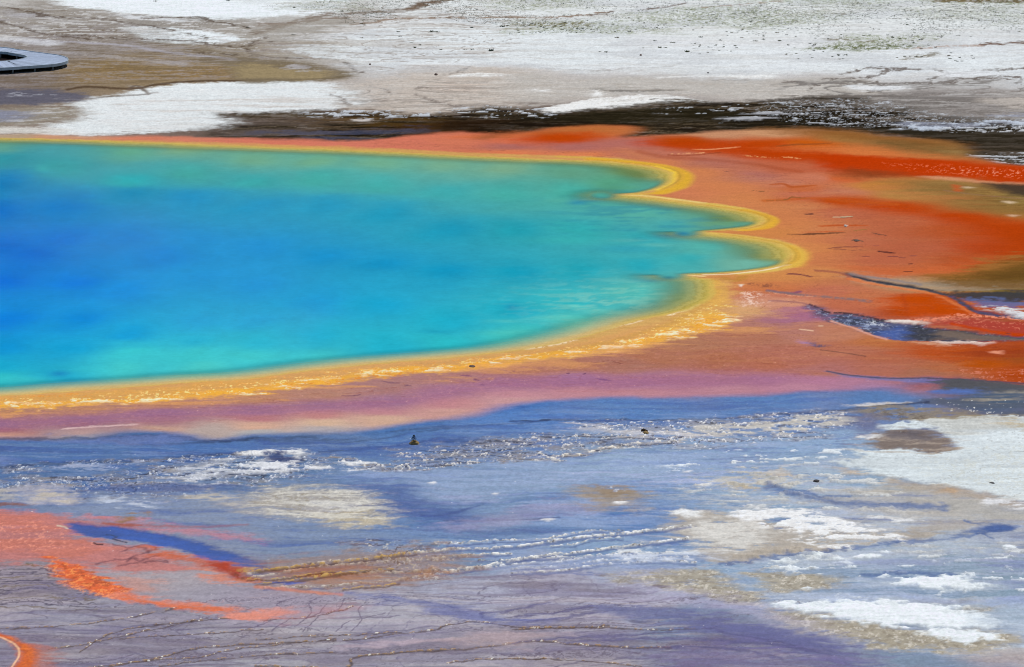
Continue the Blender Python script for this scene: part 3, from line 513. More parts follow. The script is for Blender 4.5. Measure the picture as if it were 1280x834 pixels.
poly((226,176,84),[(880,350),(902,352),(908,366),(902,388),(880,402),(850,412),(830,410),(868,392),(884,374)],0.5,0.5,0.3,0.7)
poly((216,134,46),[(-400,504),(0,497),(320,476),(560,452),(720,434),(840,408),(890,390),(900,402),(820,428),(720,444),(560,464),(320,489),(0,510),(-400,521)],0.5,0.5,0.3,0.75,('crumb',0.54,0.68))
poly((252,238,206),[(-400,516),(0,506),(100,501),(200,494),(320,485),(400,477),(480,466),(560,459),(640,451),(720,440),(800,426),(850,414),(896,394),(908,400),(860,418),(800,432),(720,444),(640,456),(560,464),(480,469),(400,480),(320,489),(200,498),(100,505),(0,510),(-400,521)],0.5,0.7,0.5,0.95,('flake',0.55,0.64),0.1,0.03)
poly((252,226,150),[(-400,508),(0,500),(160,489),(320,478),(480,462),(640,446),(800,420),(890,380),(900,392),(800,430),(640,454),(480,467),(320,486),(160,499),(0,508),(-400,518)],0.5,0.7,0.4,0.85,('crumb',0.6,0.72))
line((246,230,200),[(660,436),(690,432),(715,426)],0.1,0.25,0.06,0.1,0.7,('crumb',0.3,0.5),ax=1.0)
line((252,240,214),[(760,411),(780,406),(800,401.5)],0.08,0.2,0.05,0.1,0.5,('crumb',0.3,0.5),ax=1.0)
line((252,236,200),[(838,394),(858,387),(872,381)],0.08,0.16,0.05,0.06,0.8,('crumb',0.25,0.5),ax=1.0)
line((196,150,70),[(640,452),(760,428),(840,404),(872,386),(896,360)],0.2,0.3,0.3,0.15,0.35,ax=1.0)
# ochre fading downhill into the salmon mat as fine streaks
poly((222,160,100),[(0,508),(200,496),(400,478),(560,462),(720,443),(850,416),(960,398),(960,416),(850,432),(720,458),(560,476),(400,492),(200,508),(0,520)],0.8,0.6,0.6,0.55,('streak',0.46,0.64))
poly((214,150,140),[(0,514),(320,494),(640,462),(800,440),(1000,430),(1000,470),(800,480),(640,494),(320,520),(0,540)],1,0.5,0.5,0.12,('crumb',0.6,0.75))
line((232,200,200),[(80,537),(112,534),(140,533),(168,531)],0.08,0.2,0.1,0.1,0.75,('flake',0.2,0.45),ax=1.0)

# ------------------------------------------------------------------ blue wet flat: reflected sky painted as blue, crusts and runnels
DK = (30,38,72); BRN = (78,72,78)
for p,w,o in (([(0,549),(120,547),(200,545),(236,548),(260,551),(320,550),(400,546)],0.2,0.5),([(130,550),(180,555),(230,554),(320,549)],0.22,0.5),([(320,552),(420,549),(520,538),(600,533),(700,524)],0.2,0.4),([(-100,583),(0,584),(40,580),(110,578),(200,573),(245,570),(320,566)],0.28,0.75),
            ([(400,565),(440,562),(490,557),(540,552),(640,551)],0.2,0.6),([(330,555),(420,552),(500,544),(560,537)],0.16,0.4),([(640,526),(740,525),(800,524),(850,525),(920,522),(970,518),(1020,515),(1060,512),(1130,505),(1160,502)],0.2,0.8),([(360,605),(420,600),(480,592),(560,586)],0.16,0.35)):
    line(DK,p,w,w*1.3,0.4,0.2,o,('streak',0.2,0.45),0.5)
poly((58,82,146),[(-200,560),(0,556),(140,560),(320,556),(420,556),(560,546),(640,536),(640,548),(480,560),(320,566),(200,570),(0,580),(-200,586)],1.0,0.8,0.4,0.75,('streak',0.34,0.55))
poly((112,124,176),[(80,548),(200,545),(240,550),(180,556),(100,553)],0.6,0.6,0.3,0.6)
poly((126,140,186),[(-50,570),(10,572),(8,582),(-50,584)],0.6,0.6,0.3,0.6)
FLAT = [(-400,552),(0,552),(320,552),(480,542),(640,516),(800,504),(960,500),(1060,500),(1060,640),(960,700),(700,712),(500,690),(330,690),(120,640),(-400,640)]
poly((62,92,160),FLAT,1.5,0.8,0.5,0.5,('stri',0.50,0.68))
poly((138,160,206),FLAT,1.5,0.8,0.5,0.35,('stri',0.48,0.32))
poly((64,88,150),FLAT,1.5,0.8,0.5,0.45,('streak',0.52,0.64))
poly((160,176,212),[(420,590),(640,575),(800,560),(1000,545),(1060,600),(900,640),(700,690),(560,690),(640,640),(500,620)],2.0,1.5,0.5,0.5,('streak',0.48,0.36))
line((44,58,104),[(556,651),(600,651),(650,650),(700,648)],0.12,0.15,0.2,0.1,0.6)
RFLAT = [(700,720),(900,700),(1000,600),(1060,520),(1080,600),(1300,640),(1400,640),(1400,850),(1200,830),(960,780)]
poly((92,110,160),RFLAT,1.5,0.8,0.5,0.5,('stri',0.50,0.68))
poly((168,184,210),RFLAT,1.5,0.8,0.5,0.4,('stri',0.46,0.32))
poly((96,112,166),RFLAT,1.5,0.8,0.5,0.4,('streak',0.52,0.66))
# crumb fields
def crumbs(pts, soft=0.8, dens=0.0, white=(204,210,222), tan=(150,138,122), dark=True, tanop=0.5):
    if tanop: poly(tan, pts, soft, 0.9, 0.5, tanop, ('flake', 0.42 - dens, 0.6))
    if dark: poly((40,44,70), pts, soft, 0.9, 0.5, 0.85, ('vein2', 0.8, 0.95))
    poly((150,160,190), pts, soft, 0.9, 0.5, 0.6, ('fine', 0.5 - dens, 0.62))
    poly(white, pts, soft, 0.9, 0.4, 0.95, ('crumb', 0.68 - dens, 0.78 - dens), 0.15, 0.03)
    if dark: poly((44,42,54), pts, soft, 0.9, 0.4, 0.8, ('fine', 0.64, 0.74), None, -0.01)
crumbs([(-200,602),(0,598),(60,596),(140,592),(220,586),(190,606),(120,612),(40,616),(-200,620)],0.7,0.02)
crumbs([(180,592),(260,578),(320,566),(370,566),(420,578),(400,590),(330,604),(260,606),(200,608)],0.8,0.06)
crumbs([(20,580),(60,580),(58,588),(20,588)],0.4,0.05)
crumbs([(100,577),(220,571),(320,566),(320,570),(220,577),(110,584)],0.5,0.03)
crumbs([(420,576),(470,578),(560,572),(540,584),(470,590),(430,586)],0.6,0.05)
crumbs([(500,562),(560,556),(640,548),(760,545),(760,556),(660,572),(560,580),(510,572)],0.8,0.04,(216,214,214),(142,132,124),True,0.7)
crumbs([(640,572),(700,567),(780,556),(820,549),(840,554),(760,566),(690,574),(640,577)],0.4,0.09,(230,226,220),(170,158,142),True,0.8)
crumbs([(420,575),(500,580),(560,577),(640,573),(640,578),(560,582),(460,586)],0.4,0.07,(226,224,222),(140,126,112),True,0.7)
crumbs([(730,528),(800,526),(870,526),(960,521),(1040,514),(1070,520),(1060,534),(960,540),(900,544),(820,548),(740,544)],0.8,0.05,(236,236,238),(166,158,152),True,0.55)
crumbs([(760,550),(840,546),(940,546),(1000,536),(1010,550),(920,558),(840,562)],0.8,0.03,(236,236,238),(180,172,166),True,0.6)
poly((218,214,216),[(740,530),(800,536),(860,540),(880,548),(800,552),(740,546),(690,548)],1.0,0.9,0.6,0.7,('streak',0.4,0.6))
poly((232,234,238),[(310,566),(350,563),(380,566),(372,572),(330,574)],0.4,0.6,0.5,0.9,('flake',0.4,0.55),0.1,0.03)
poly((40,56,110),[(330,572),(350,568),(372,576),(366,582),(336,578)],0.4,0.4,0.4,0.9)
poly((226,228,234),[(320,580),(380,582),(400,588),(370,592),(320,590)],0.5,0.6,0.5,0.9,('flake',0.42,0.56),0.1,0.03)
poly((236,238,242),[(424,578),(456,577),(470,579),(440,582)],0.3,0.3,0.3,0.9)
poly((230,232,238),[(426,586),(450,588),(464,585),(440,592)],0.3,0.3,0.3,0.9,('flake',0.35,0.5))
poly((222,226,236),[(268,580),(330,576),(330,592),(280,594),(240,606),(220,600)],0.8,0.8,0.5,0.7,('flake',0.42,0.56))
poly((160,172,204),[(60,584),(120,580),(180,578),(120,588)],0.4,0.5,0.4,0.7,('flake',0.4,0.55))
# light washes in the middle
poly((172,180,214),[(480,600),(560,596),(640,592),(720,596),(700,616),(600,622),(500,620)],1.5,1.8,0.5,0.6,('streak',0.42,0.62))
poly((176,186,222),[(640,582),(740,578),(850,574),(960,578),(940,600),(820,606),(700,604)],1.5,1.8,0.5,0.7,('streak',0.4,0.6))
poly((74,94,150),[(800,580),(880,570),(960,572),(940,584),(840,592)],1.0,1.6,0.5,0.6,('streak',0.45,0.6))
poly((70,90,148),[(440,608),(520,616),(560,628),(600,640),(560,648),(470,628)],1.2,1.2,0.4,0.75)
line((60,76,140),[(500,640),(540,644),(570,640),(600,632)],0.2,0.3,0.4,0.1,0.6,taper=True)
line((84,96,150),[(480,660),(560,664),(640,664),(700,668)],0.15,0.3,0.4,0.2,0.5)
poly((160,150,178),[(560,660),(640,640),(760,628),(740,640),(640,656)],1.0,1.2,0.4,0.5)
poly((166,146,116),[(722,612),(770,610),(800,614),(816,626),(790,636),(750,634),(732,624)],0.8,0.6,0.4,0.75)
poly((142,116,78),[(742,612),(784,611),(792,620),(760,624)],0.6,0.6,0.4,0.6)
crumbs([(762,611),(780,611),(778,616),(764,616)],0.2,0.08,dark=False,tanop=0)
for p in ([(768,628),(786,627),(782,631),(770,631)],[(678,650),(692,650),(690,653),(680,653)],[(536,604),(546,603),(543,606)],[(616,617),(622,617),(620,619)],[(870,607),(890,604),(884,609)],[(852,591),(866,588),(862,592)]):
    poly((232,232,236),p,0.15,0.1,0.1,0.95,None,0.1,0.04)
# white flakes scattered on the pale blue water right of centre
poly((230,238,246),[(850,580),(900,572),(960,566),(1060,566),(1060,600),(1000,612),(930,612),(860,600)],0.8,0.5,0.5,0.97,('flake',0.60,0.66),0.1,0.04)
poly((230,238,246),[(880,600),(960,596),(1060,592),(1110,604),(1140,640),(1060,640),(980,632),(900,628)],0.8,0.5,0.5,0.97,('flake',0.58,0.65),0.1,0.04)
poly((230,238,246),[(930,688),(1060,684),(1200,676),(1290,690),(1290,740),(1180,740),(1040,720),(930,716)],0.8,0.5,0.5,0.97,('flake',0.65,0.70),0.1,0.04)
poly((230,238,246),[(940,690),(1000,688),(1060,696),(1060,716),(990,716),(930,706)],0.6,0.5,0.5,0.97,('flake',0.52,0.6),0.1,0.04)
poly((190,184,170),[(870,592),(940,590),(1000,600),(960,610),(890,606)],0.8,0.8,0.5,0.75,('flake',0.42,0.58))
poly((190,172,140),[(912,602),(940,598),(966,604),(956,612),(930,613)],0.5,0.5,0.4,0.85,('flake',0.3,0.5))
poly((206,200,190),[(860,538),(960,526),(1060,518),(1066,526),(980,536),(900,544)],0.7,0.7,0.5,0.8,('flake',0.36,0.56))
poly((196,180,160),[(962,590),(990,588),(988,596),(964,597)],0.3,0.5,0.4,0.8)
poly((200,208,216),[(840,640),(930,600),(1060,575),(1140,610),(1290,640),(1290,700),(1290,815),(1160,810),(1020,780),(940,740),(900,700),(850,690)],2.2,1.5,0.6,0.55,('streak',0.42,0.6))
poly((190,184,174),[(900,600),(1060,590),(1280,650),(1280,690),(1000,690),(860,680)],2.0,1.5,0.6,0.4,('flake',0.46,0.6))
poly((186,196,212),[(840,690),(1000,690),(1280,700),(1280,800),(1060,780),(900,740)],2.2,1.5,0.6,0.45,('stri',0.46,0.62))
# the big white plate on the right
PLATE = [(1180,522),(1240,520),(1300,521),(1500,524),(1500,640),(1280,628),(1240,620),(1180,609),(1111,599),(1082,595),(1072,586),(1036,580),(1046,577),(1078,577),(1070,569),(1066,564),(1096,562),(1140,562),(1165,567),(1196,560),(1184,549),(1160,536),(1110,540),(1094,531),(1130,526)]
poly((216,226,232),PLATE,0.3,0.4,0.35,0.97,None,0.1,0.03)
poly((186,180,168),PLATE,0.6,0.4,0.3,0.5,('blot',0.54,0.66))
poly((170,172,172),PLATE,0.6,0.4,0.3,0.6,('vein2',0.94,0.99))
poly((190,198,204),PLATE,0.6,0.4,0.3,0.5,('streak',0.5,0.64))
poly((196,200,196),[(1150,580),(1280,560),(1500,560),(1500,630),(1280,620),(1180,606)],1.5,1.0,0.6,0.7,('crumb',0.48,0.66))
poly((190,176,150),[(1240,528),(1300,524),(1300,542),(1260,540)],0.8,0.8,0.5,0.75,('flake',0.44,0.58))
poly((140,124,96),[(1080,508),(1130,505),(1180,510),(1240,518),(1290,519),(1180,524),(1120,524),(1080,522),(1060,516)],0.7,0.6,0.4,0.85,('flake',0.28,0.5))
poly((90,76,60),[(1084,514),(1140,512),(1150,520),(1100,522)],0.6,0.7,0.4,0.7,('fine',0.42,0.6))
poly((122,104,90),[(1084,545),(1110,541),(1150,538),(1172,544),(1194,560),(1166,567),(1150,564),(1120,562),(1098,563),(1080,556)],0.4,0.5,0.3,0.95)
poly((168,152,138),[(1080,541),(1150,536),(1200,560),(1160,570),(1076,560)],0.8,0.5,0.4,0.7,('stri',0.52,0.64))
poly((84,76,84),[(1100,543),(1150,540),(1170,548),(1130,550)],0.8,0.5,0.3,0.8)
poly((232,232,232),[(1064,545),(1094,542),(1090,548),(1066,549)],0.3,0.4,0.3,0.9,('flake',0.35,0.5))
poly((96,98,136),[(1060,520),(1084,516),(1100,530),(1090,542),(1064,544)],0.6,0.5,0.3,0.75)
poly((190,172,154),[(1050,585),(1078,588),(1074,594),(1056,592)],0.4,0.5,0.3,0.8)
poly((172,156,140),[(1094,598),(1140,604),(1200,614),(1280,630),(1280,636),(1200,624),(1130,612)],0.5,0.6,0.3,0.8)
poly((186,150,110),[(1176,612),(1196,613),(1190,617),(1176,616)],0.3,0.3,0.2,0.7)
poly((172,166,156),[(1100,606),(1160,614),(1280,636),(1400,650),(1400,668),(1280,655),(1220,645),(1150,632),(1090,620)],0.8,0.8,0.4,0.75,('streak',0.3,0.6))
poly((226,228,234),[(1230,624),(1280,628),(1320,634),(1280,636),(1240,632)],0.3,0.5,0.3,0.85,('flake',0.35,0.55))
# blue line and white and tan patch
poly((178,168,156),[(838,646),(880,640),(940,646),(1030,660),(1120,664),(1180,664),(1180,672),(1120,678),(1040,687),(960,696),(900,706),(868,702),(864,690),(880,676),(850,668)],0.5,0.7,0.4,0.93,('flake',0.2,0.42))
poly((236,238,240),[(844,642),(860,639),(880,641),(866,646)],0.3,0.3,0.3,0.95)
poly((216,214,210),[(866,650),(900,648),(960,660),(960,678),(900,690),(876,676)],0.7,0.8,0.4,0.85,('flake',0.32,0.52))
poly((238,239,242),[(926,640),(960,636),(1010,640),(1060,654),(1100,662),(1132,671),(1122,678),(1080,674),(1020,668),(960,656)],0.4,0.8,0.5,0.95,('flake',0.38,0.48),0.1,0.03)
poly((238,239,242),[(1000,672),(1060,668),(1130,670),(1122,678),(1060,684)],0.3,0.8,0.5,0.85,('flake',0.42,0.54))
poly((168,158,148),[(1130,664),(1200,650),(1250,652),(1200,662),(1140,672)],0.6,0.7,0.4,0.7)
poly((232,234,238),[(1090,644),(1130,640),(1160,646),(1120,652)],0.4,0.8,0.4,0.8,('flake',0.44,0.56))
poly((178,172,166),[(1000,620),(1060,614),(1140,622),(1220,640),(1140,644),(1040,632)],0.8,1.2,0.5,0.6,('streak',0.4,0.6))
for p,w in (([(900,706),(960,697),(1040,688),(1090,684),(1124,678)],0.26),([(1124,678),(1180,673),(1220,667),(1262,660)],0.36),([(1224,667),(1232,668),(1242,674)],0.12),([(1206,650),(1230,654),(1262,657)],0.22),([(960,608),(1000,620),(1060,630),(1130,632),(1180,634)],0.5),([(1080,720),(1130,717),(1190,720)],0.35),([(990,612),(1030,620),(1060,620)],0.3)):
    line((76,102,154),p,w*0.75,w*1.4,0.3,0.35,0.78,('flake',0.15,0.42),0.6,-0.02)
poly((50,78,142),[(1226,660),(1250,654),(1268,659),(1258,666),(1234,668)],0.4,0.3,0.2,0.95,None,0.7)
TANP = [([(814,728),(836,716),(890,714),(908,732),(934,744),(930,755),(884,751),(836,738)],0.9),([(772,722),(798,719),(804,726),(780,729)],0.7),([(928,716),(980,712),(1044,720),(1040,732),(990,738),(950,736)],0.9),([(960,764),(1010,764),(1060,776),(1160,792),(1210,790),(1252,784),(1256,806),(1200,812),(1090,806),(1020,794),(960,778)],0.95),([(1140,750),(1200,745),(1200,752),(1160,756)],0.6),([(1190,760),(1236,756),(1236,764),(1200,768)],0.6)]
for p,o in TANP:
    poly((170,160,140),p,0.6,0.7,0.4,o,('flake',0.12,0.36))
    poly((128,116,98),p,0.6,0.7,0.4,0.5,('fine',0.5,0.66))
    poly((212,206,196),p,0.6,0.7,0.4,0.6,('crumb',0.6,0.72))
poly((90,72,60),[(818,733),(828,732),(834,734),(826,735)],0.15,0.2,0.1,0.8)
poly((178,172,196),[(700,744),(780,736),(860,744),(960,764),(1040,790),(960,782),(860,760),(780,748)],1.0,0.8,0.4,0.6)
poly((234,242,248),[(972,752),(990,750),(1020,754),(1050,745),(1060,748),(1120,755),(1180,757),(1206,763),(1250,772),(1253,784),(1210,787),(1150,786),(1090,782),(1040,771),(1000,760)],0.35,0.7,0.5,0.97,None,0.1,0.04)
poly((232,240,246),[(1162,794),(1190,788),(1236,792),(1226,800),(1180,801)],0.3,0.6,0.5,0.95,None,0.1,0.03)
poly((232,240,246),[(1116,727),(1160,722),(1200,725),(1208,730),(1232,734),(1190,737),(1150,735),(1124,731)],0.3,0.5,0.4,0.97,None,0.1,0.04)
for p in ([(1070,694),(1090,693),(1096,697),(1076,698)],[(1258,682),(1272,683),(1268,686)],[(1022,694),(1030,694),(1026,697)],[(1098,720),(1112,721),(1104,723)],[(960,699),(980,700),(976,704)],[(1042,699),(1062,699),(1060,702)],[(1046,703),(1060,703),(1056,705)],[(1122,708),(1142,707),(1138,709)],[(1000,735),(1010,735),(1008,737)],[(1060,708),(1068,708),(1064,711)],[(1160,701),(1174,702),(1164,704)],[(1098,690),(1108,690),(1102,692)]):
    poly((232,240,246),p,0.12,0.2,0.2,0.97,None,0.1,0.04)
poly((150,166,206),[(1000,744),(1100,738),(1180,742),(1280,744),(1280,760),(1180,754),(1080,746)],1.0,1.5,0.5,0.6,('streak',0.4,0.6))
poly((172,186,206),[(1240,764),(1400,760),(1400,824),(1260,816)],1.0,1.2,0.5,0.6,('streak',0.35,0.55))
poly((112,124,176),[(1060,700),(1200,694),(1400,700),(1400,750),(1260,750),(1200,720),(1080,712)],1.0,1.5,0.5,0.5,('streak',0.42,0.6))
poly((176,160,150),[(1240,812),(1400,808),(1400,840),(1220,834)],1.0,1.0,0.5,0.6,('streak',0.4,0.6))

# ------------------------------------------------------------------ terracettes: rims of crust holding thin sheets of water
RIMS = [([(310,716),(360,709),(430,703),(480,697),(530,690),(580,686),(640,684),(690,678),(740,672),(790,667),(840,660),(864,656)],0.2),
        ([(310,722),(380,712),(450,706),(520,702),(580,694),(640,692)],0.12),
        ([(320,726),(400,720),(470,716),(540,713),(600,709),(660,698),(720,692),(780,684),(860,672)],0.16),
        ([(330,736),(400,734),(440,730),(500,724),(560,715),(640,706),(700,702),(760,696),(840,690)],0.12),
        ([(560,680),(620,676),(680,675),(720,668),(780,664)],0.09),([(640,717),(700,714),(760,706),(820,702),(868,704)],0.13),([(690,684),(720,682),(744,676),(780,674)],0.09),
        ([(600,700),(660,699),(720,697),(800,690)],0.1),([(640,711),(700,708),(780,700),(860,697)],0.1)]
for p,w in RIMS:
    line((70,86,140),[(a_, b_ + 2.5) for a_, b_ in p],w*1.2,w,0.35,0.15,0.6,None,0.6)
    line((196,196,196),p,w,w*0.9,0.35,0.15,0.9,('crumb',0.3,0.5),0.1,0.04)
    line((246,246,244),p,w*0.8,w*0.6,0.35,0.15,0.9,('crumb',0.5,0.62),0.1,0.02)
    line((70,60,54),p,w*0.8,w*0.6,0.35,0.15,0.7,('fine',0.58,0.68))
crumbs([(470,680),(540,684),(580,690),(560,712),(480,716),(450,704)],1.0,0.02,(214,210,200),(150,126,96),True,0.5)
crumbs([(490,700),(540,698),(540,704),(500,706)],0.4,0.08); crumbs([(510,714),(560,712),(560,722),(520,722)],0.4,0.06)
poly((226,230,236),[(760,690),(800,684),(870,690),(868,698),(800,698)],0.5,0.8,0.4,0.85,('flake',0.45,0.56))
poly((176,190,220),[(640,700),(760,692),(870,676),(880,700),(760,712),(640,716)],0.8,0.8,0.4,0.45,('streak',0.42,0.58))
# tan crust left of centre
poly((186,174,156),[(292,626),(318,608),(360,607),(420,612),(452,624),(478,640),(492,648),(470,654),(430,653),(360,646),(312,640)],1.4,0.8,0.4,0.75)
poly((196,182,152),[(400,640),(460,636),(494,650),(500,660),(450,656),(410,652)],0.6,0.8,0.4,0.7,('flake',0.3,0.5))
poly((150,138,112),[(320,618),(420,616),(470,640),(400,646),(330,636)],0.8,0.8,0.4,0.55,('fine',0.5,0.66))
poly((174,174,188),[(320,622),(400,622),(440,634),(380,638),(320,632)],0.8,0.8,0.4,0.7,('streak',0.4,0.6))
poly((214,212,204),[(300,612),(420,612),(480,640),(440,652),(340,642)],0.8,0.8,0.4,0.6,('stri',0.5,0.64))
poly((214,212,204),[(300,612),(420,612),(480,640),(440,652),(340,642)],0.8,0.8,0.4,0.35,('crumb',0.56,0.7))
poly((206,204,196),[(316,610),(420,614),(440,624),(340,622)],0.8,0.8,0.4,0.5,('streak',0.42,0.6))
poly((170,168,182),[(20,612),(60,608),(96,622),(80,630),(30,628),(20,622)],0.7,0.6,0.4,0.9)
poly((200,188,168),[(30,616),(80,614),(90,624),(50,628)],0.5,0.6,0.4,0.7,('flake',0.35,0.55))
poly((190,182,170),[(-60,614),(10,614),(22,622),(-60,625)],0.5,0.5,0.4,0.8)
poly((196,204,222),[(122,624),(150,622),(190,628),(190,635),(150,633)],0.5,0.6,0.4,0.85,('flake',0.36,0.52))
poly((196,188,176),[(226,620),(250,611),(278,620),(270,627),(236,625)],0.5,0.6,0.4,0.9,('flake',0.28,0.5))
crumbs([(60,600),(160,604),(240,612),(230,624),(130,622),(70,612)],0.8,0.0)
poly((60,84,146),[(90,612),(200,608),(300,604),(220,620),(130,620)],0.8,1.0,0.5,0.6,('streak',0.4,0.58))
# ------------------------------------------------------------------ pink and orange mats at the lower left
poly((190,122,118),[(-300,636),(0,640),(60,646),(130,656),(190,664),(100,672),(180,686),(240,700),(225,712),(120,708),(60,704),(0,708),(-300,712)],0.8,0.8,0.4,0.92,None,0.35)
poly((206,124,128),[(100,648),(180,654),(250,660),(330,672),(250,668),(150,660)],0.7,0.8,0.4,0.6)
poly((204,118,92),[(-300,640),(0,646),(60,660),(120,690),(60,700),(0,690),(-300,690)],1.0,1.0,0.6,0.5,('streak',0.42,0.6))
poly((224,150,130),[(0,655),(60,660),(100,682),(40,690),(0,680)],0.8,0.8,0.5,0.6,('crumb',0.6,0.7))
poly((128,84,72),[(-100,628),(0,628),(38,631),(20,634),(-100,636)],0.4,0.5,0.3,0.85)
poly((150,112,70),[(136,654),(160,645),(186,640),(180,645),(160,654)],0.3,0.6,0.4,0.8,('flake',0.3,0.5))
line((166,80,50),[(128,655),(150,657),(176,657)],0.22,0.3,0.2,0.1,0.8,taper=True)
line((150,84,84),[(176,657),(240,659),(310,656)],0.14,0.3,0.3,0.1,0.5)
BLUE = [(82,657),(100,655),(130,658),(162,661),(200,667),(235,673),(270,684),(300,694),(322,703),(330,710),(300,708),(270,700),(240,693),(205,683),(170,677),(130,673),(102,669)]
poly((44,74,150),BLUE,0.3,0.25,0.15,0.97,None,0.7,-0.04)
poly((52,90,180),[(130,660),(200,670),(250,684),(280,698),(220,684),(150,672)],0.8,0.6,0.3,0.6)
poly((60,82,160),[(250,690),(310,700),(336,712),(300,712),(260,700)],0.6,0.5,0.3,0.7)
line((208,188,170),[(72,658),(80,659),(84,661)],0.1,0.15,0.1,0.05,0.9)
line((26,30,60),[(132,668),(146,671),(140,674),(158,679)],0.07,0.1,0.2,0.1,0.8)
line((40,30,40),[(117,679),(122,681),(128,681)],0.09,0.1,0.1,0.05,0.85)
for p in ([(140,680),(158,684),(172,684),(186,690)],[(150,690),(168,684),(186,682),(196,688)],[(160,700),(178,692),(200,688)],[(120,704),(150,698),(176,698),(200,694)],[(150,705),(180,700),(210,700)]):
    line((110,72,84),p,0.1,0.15,0.5,0.2,0.65)
poly((196,96,56),[(180,684),(210,690),(260,698),(292,704),(310,714),(280,712),(240,704),(200,694)],0.4,0.5,0.3,0.75)
poly((170,56,24),[(262,702),(290,704),(306,716),(322,726),(300,726),(280,718)],0.4,0.5,0.3,0.95)
poly((214,130,100),[(240,712),(262,710),(290,722),(318,728),(290,730),(262,724)],0.4,0.5,0.3,0.8,('flake',0.3,0.5))
poly((90,36,20),[(284,712),(300,716),(318,725),(300,722)],0.3,0.4,0.3,0.75,('crumb',0.45,0.6))
poly((196,160,80),[(290,712),(330,708),(360,710),(330,714)],0.3,0.5,0.3,0.8,('crumb',0.4,0.55))
poly((156,122,96),[(320,700),(440,690),(560,688),(600,700),(560,722),(440,738),(340,736)],1.2,0.8,0.4,0.55)
poly((160,90,40),[(320,704),(400,700),(460,708),(420,722),(350,728)],0.8,0.8,0.5,0.6,('streak',0.36,0.58))
poly((170,110,60),[(400,722),(520,712),(560,716),(470,732),(400,738)],0.8,0.8,0.5,0.6,('streak',0.38,0.58))
poly((70,100,190),[(340,728),(380,726),(376,730),(350,731)],0.2,0.3,0.2,0.8)
for p in ([(316,714),(370,709),(440,703),(520,692)],[(310,724),(360,722),(420,714)],[(320,730),(380,724),(440,716),(500,711)],[(430,736),(470,732),(500,727)]):
    line((196,160,96),p,0.09,0.12,0.3,0.15,0.9,('crumb',0.42,0.56),0.2,0.03)
    line((80,48,24),[(a_, b_ + 2) for a_, b_ in p],0.12,0.15,0.3,0.15,0.6)
line((206,130,104),[(320,734),(360,738),(400,742),(425,744)],0.2,0.3,0.2,0.1,0.8)
# ------------------------------------------------------------------ ribbed lavender flat
FRONT = [(-400,712),(0,712),(80,736),(150,750),(260,768),(340,776),(420,748),(520,734),(640,720),(760,728),(860,760),(960,786),(1040,810),(1150,850),(1150,960),(-400,960)]
poly((82,72,92),FRONT,1.0,0.5,0.3,0.6,('vein',0.84,0.95),None,-0.01)
poly((96,88,116),FRONT,1.0,0.5,0.3,0.6,('vein2',0.86,0.96))
poly((104,96,128),FRONT,1.0,0.5,0.3,0.45,('vein3',0.88,0.97))
poly((112,104,136),FRONT,1.0,0.5,0.3,0.35,('stri',0.5,0.68))
poly((190,180,186),FRONT,1.0,0.5,0.3,0.4,('stri',0.48,0.32))
poly((186,174,184),FRONT,1.0,0.5,0.3,0.35,('streak',0.5,0.7))
poly((108,102,134),FRONT,1.0,0.5,0.3,0.45,('blot',0.5,0.66))
poly((112,98,112),FRONT,1.0,0.5,0.3,0.4,('streak',0.5,0.36))
LEFTRIB = [(-300,708),(60,708),(110,744),(60,760),(0,762),(-300,764)]
for k in range(13):
    v0 = 709 + 4.2 * k
    line((58,50,70) if k % 3 else (110,92,60),[(-200,v0 + 3),(0,v0 + 1),(40,v0 - 1),(70 + 5 * (k % 4),v0 + 2),(120,v0 + 4)],0.06,0.09,0.5,0.25,0.7,('streak',0.3,0.5))
rr = random.Random(4)
for k in range(30):   # rills running down the flat, more or less along the contour
    u0 = rr.uniform(-60, 700); v0 = rr.uniform(752, 840); L = rr.uniform(120, 420)
    pts = [(u0 + L * t, v0 - (14 + 6 * rr.random()) * L / 300 * t + rr.uniform(-2.5, 2.5)) for t in (0, .2, .4, .6, .8, 1)]
    line((98,86,104),pts,0.045,0.07,0.8,0.4,0.65,('flake',0.3,0.5),taper=True)
SEAMS = [([(-100,792),(0,788),(60,785),(110,780),(150,775),(200,766),(240,758)],0.05),([(100,815),(140,792),(180,784),(250,776),(330,770)],0.06),([(60,812),(110,806),(180,790),(260,772)],0.05),
         ([(320,834),(430,834),(438,826),(460,821),(520,816),(580,813),(640,806),(680,804),(720,808),(780,811),(840,812)],0.1),([(430,802),(480,796),(540,789),(560,783),(600,778),(660,786),(760,784)],0.07),
         ([(640,788),(720,785),(800,788),(880,788),(900,786)],0.06),([(640,825),(720,826),(800,834)],0.05),([(120,838),(190,826),(240,812),(300,806),(420,802)],0.07),([(200,834),(320,820),(420,818)],0.05),
         ([(100,838),(180,828),(250,822),(290,812),(420,800)],0.05),([(330,776),(400,770),(440,760)],0.05),([(560,830),(600,826),(680,825)],0.06),([(320,800),(420,796),(500,792)],0.05),([(150,800),(200,795),(280,790),(330,788)],0.05)]
for p,w in SEAMS:
    line((84,68,66),p,w*1.2,w*1.3,0.3,0.12,0.8,('flake',0.15,0.4))
    line((170,140,104),[(a_, b_ - 1.2) for a_, b_ in p],w*0.9,w,0.3,0.12,0.8,('crumb',0.5,0.6),0.1,0.02)
    line((240,236,230),[(a_, b_ - 0.6) for a_, b_ in p],w*0.6,w*0.5,0.3,0.12,0.95,('crumb',0.68,0.74),0.1,0.02)
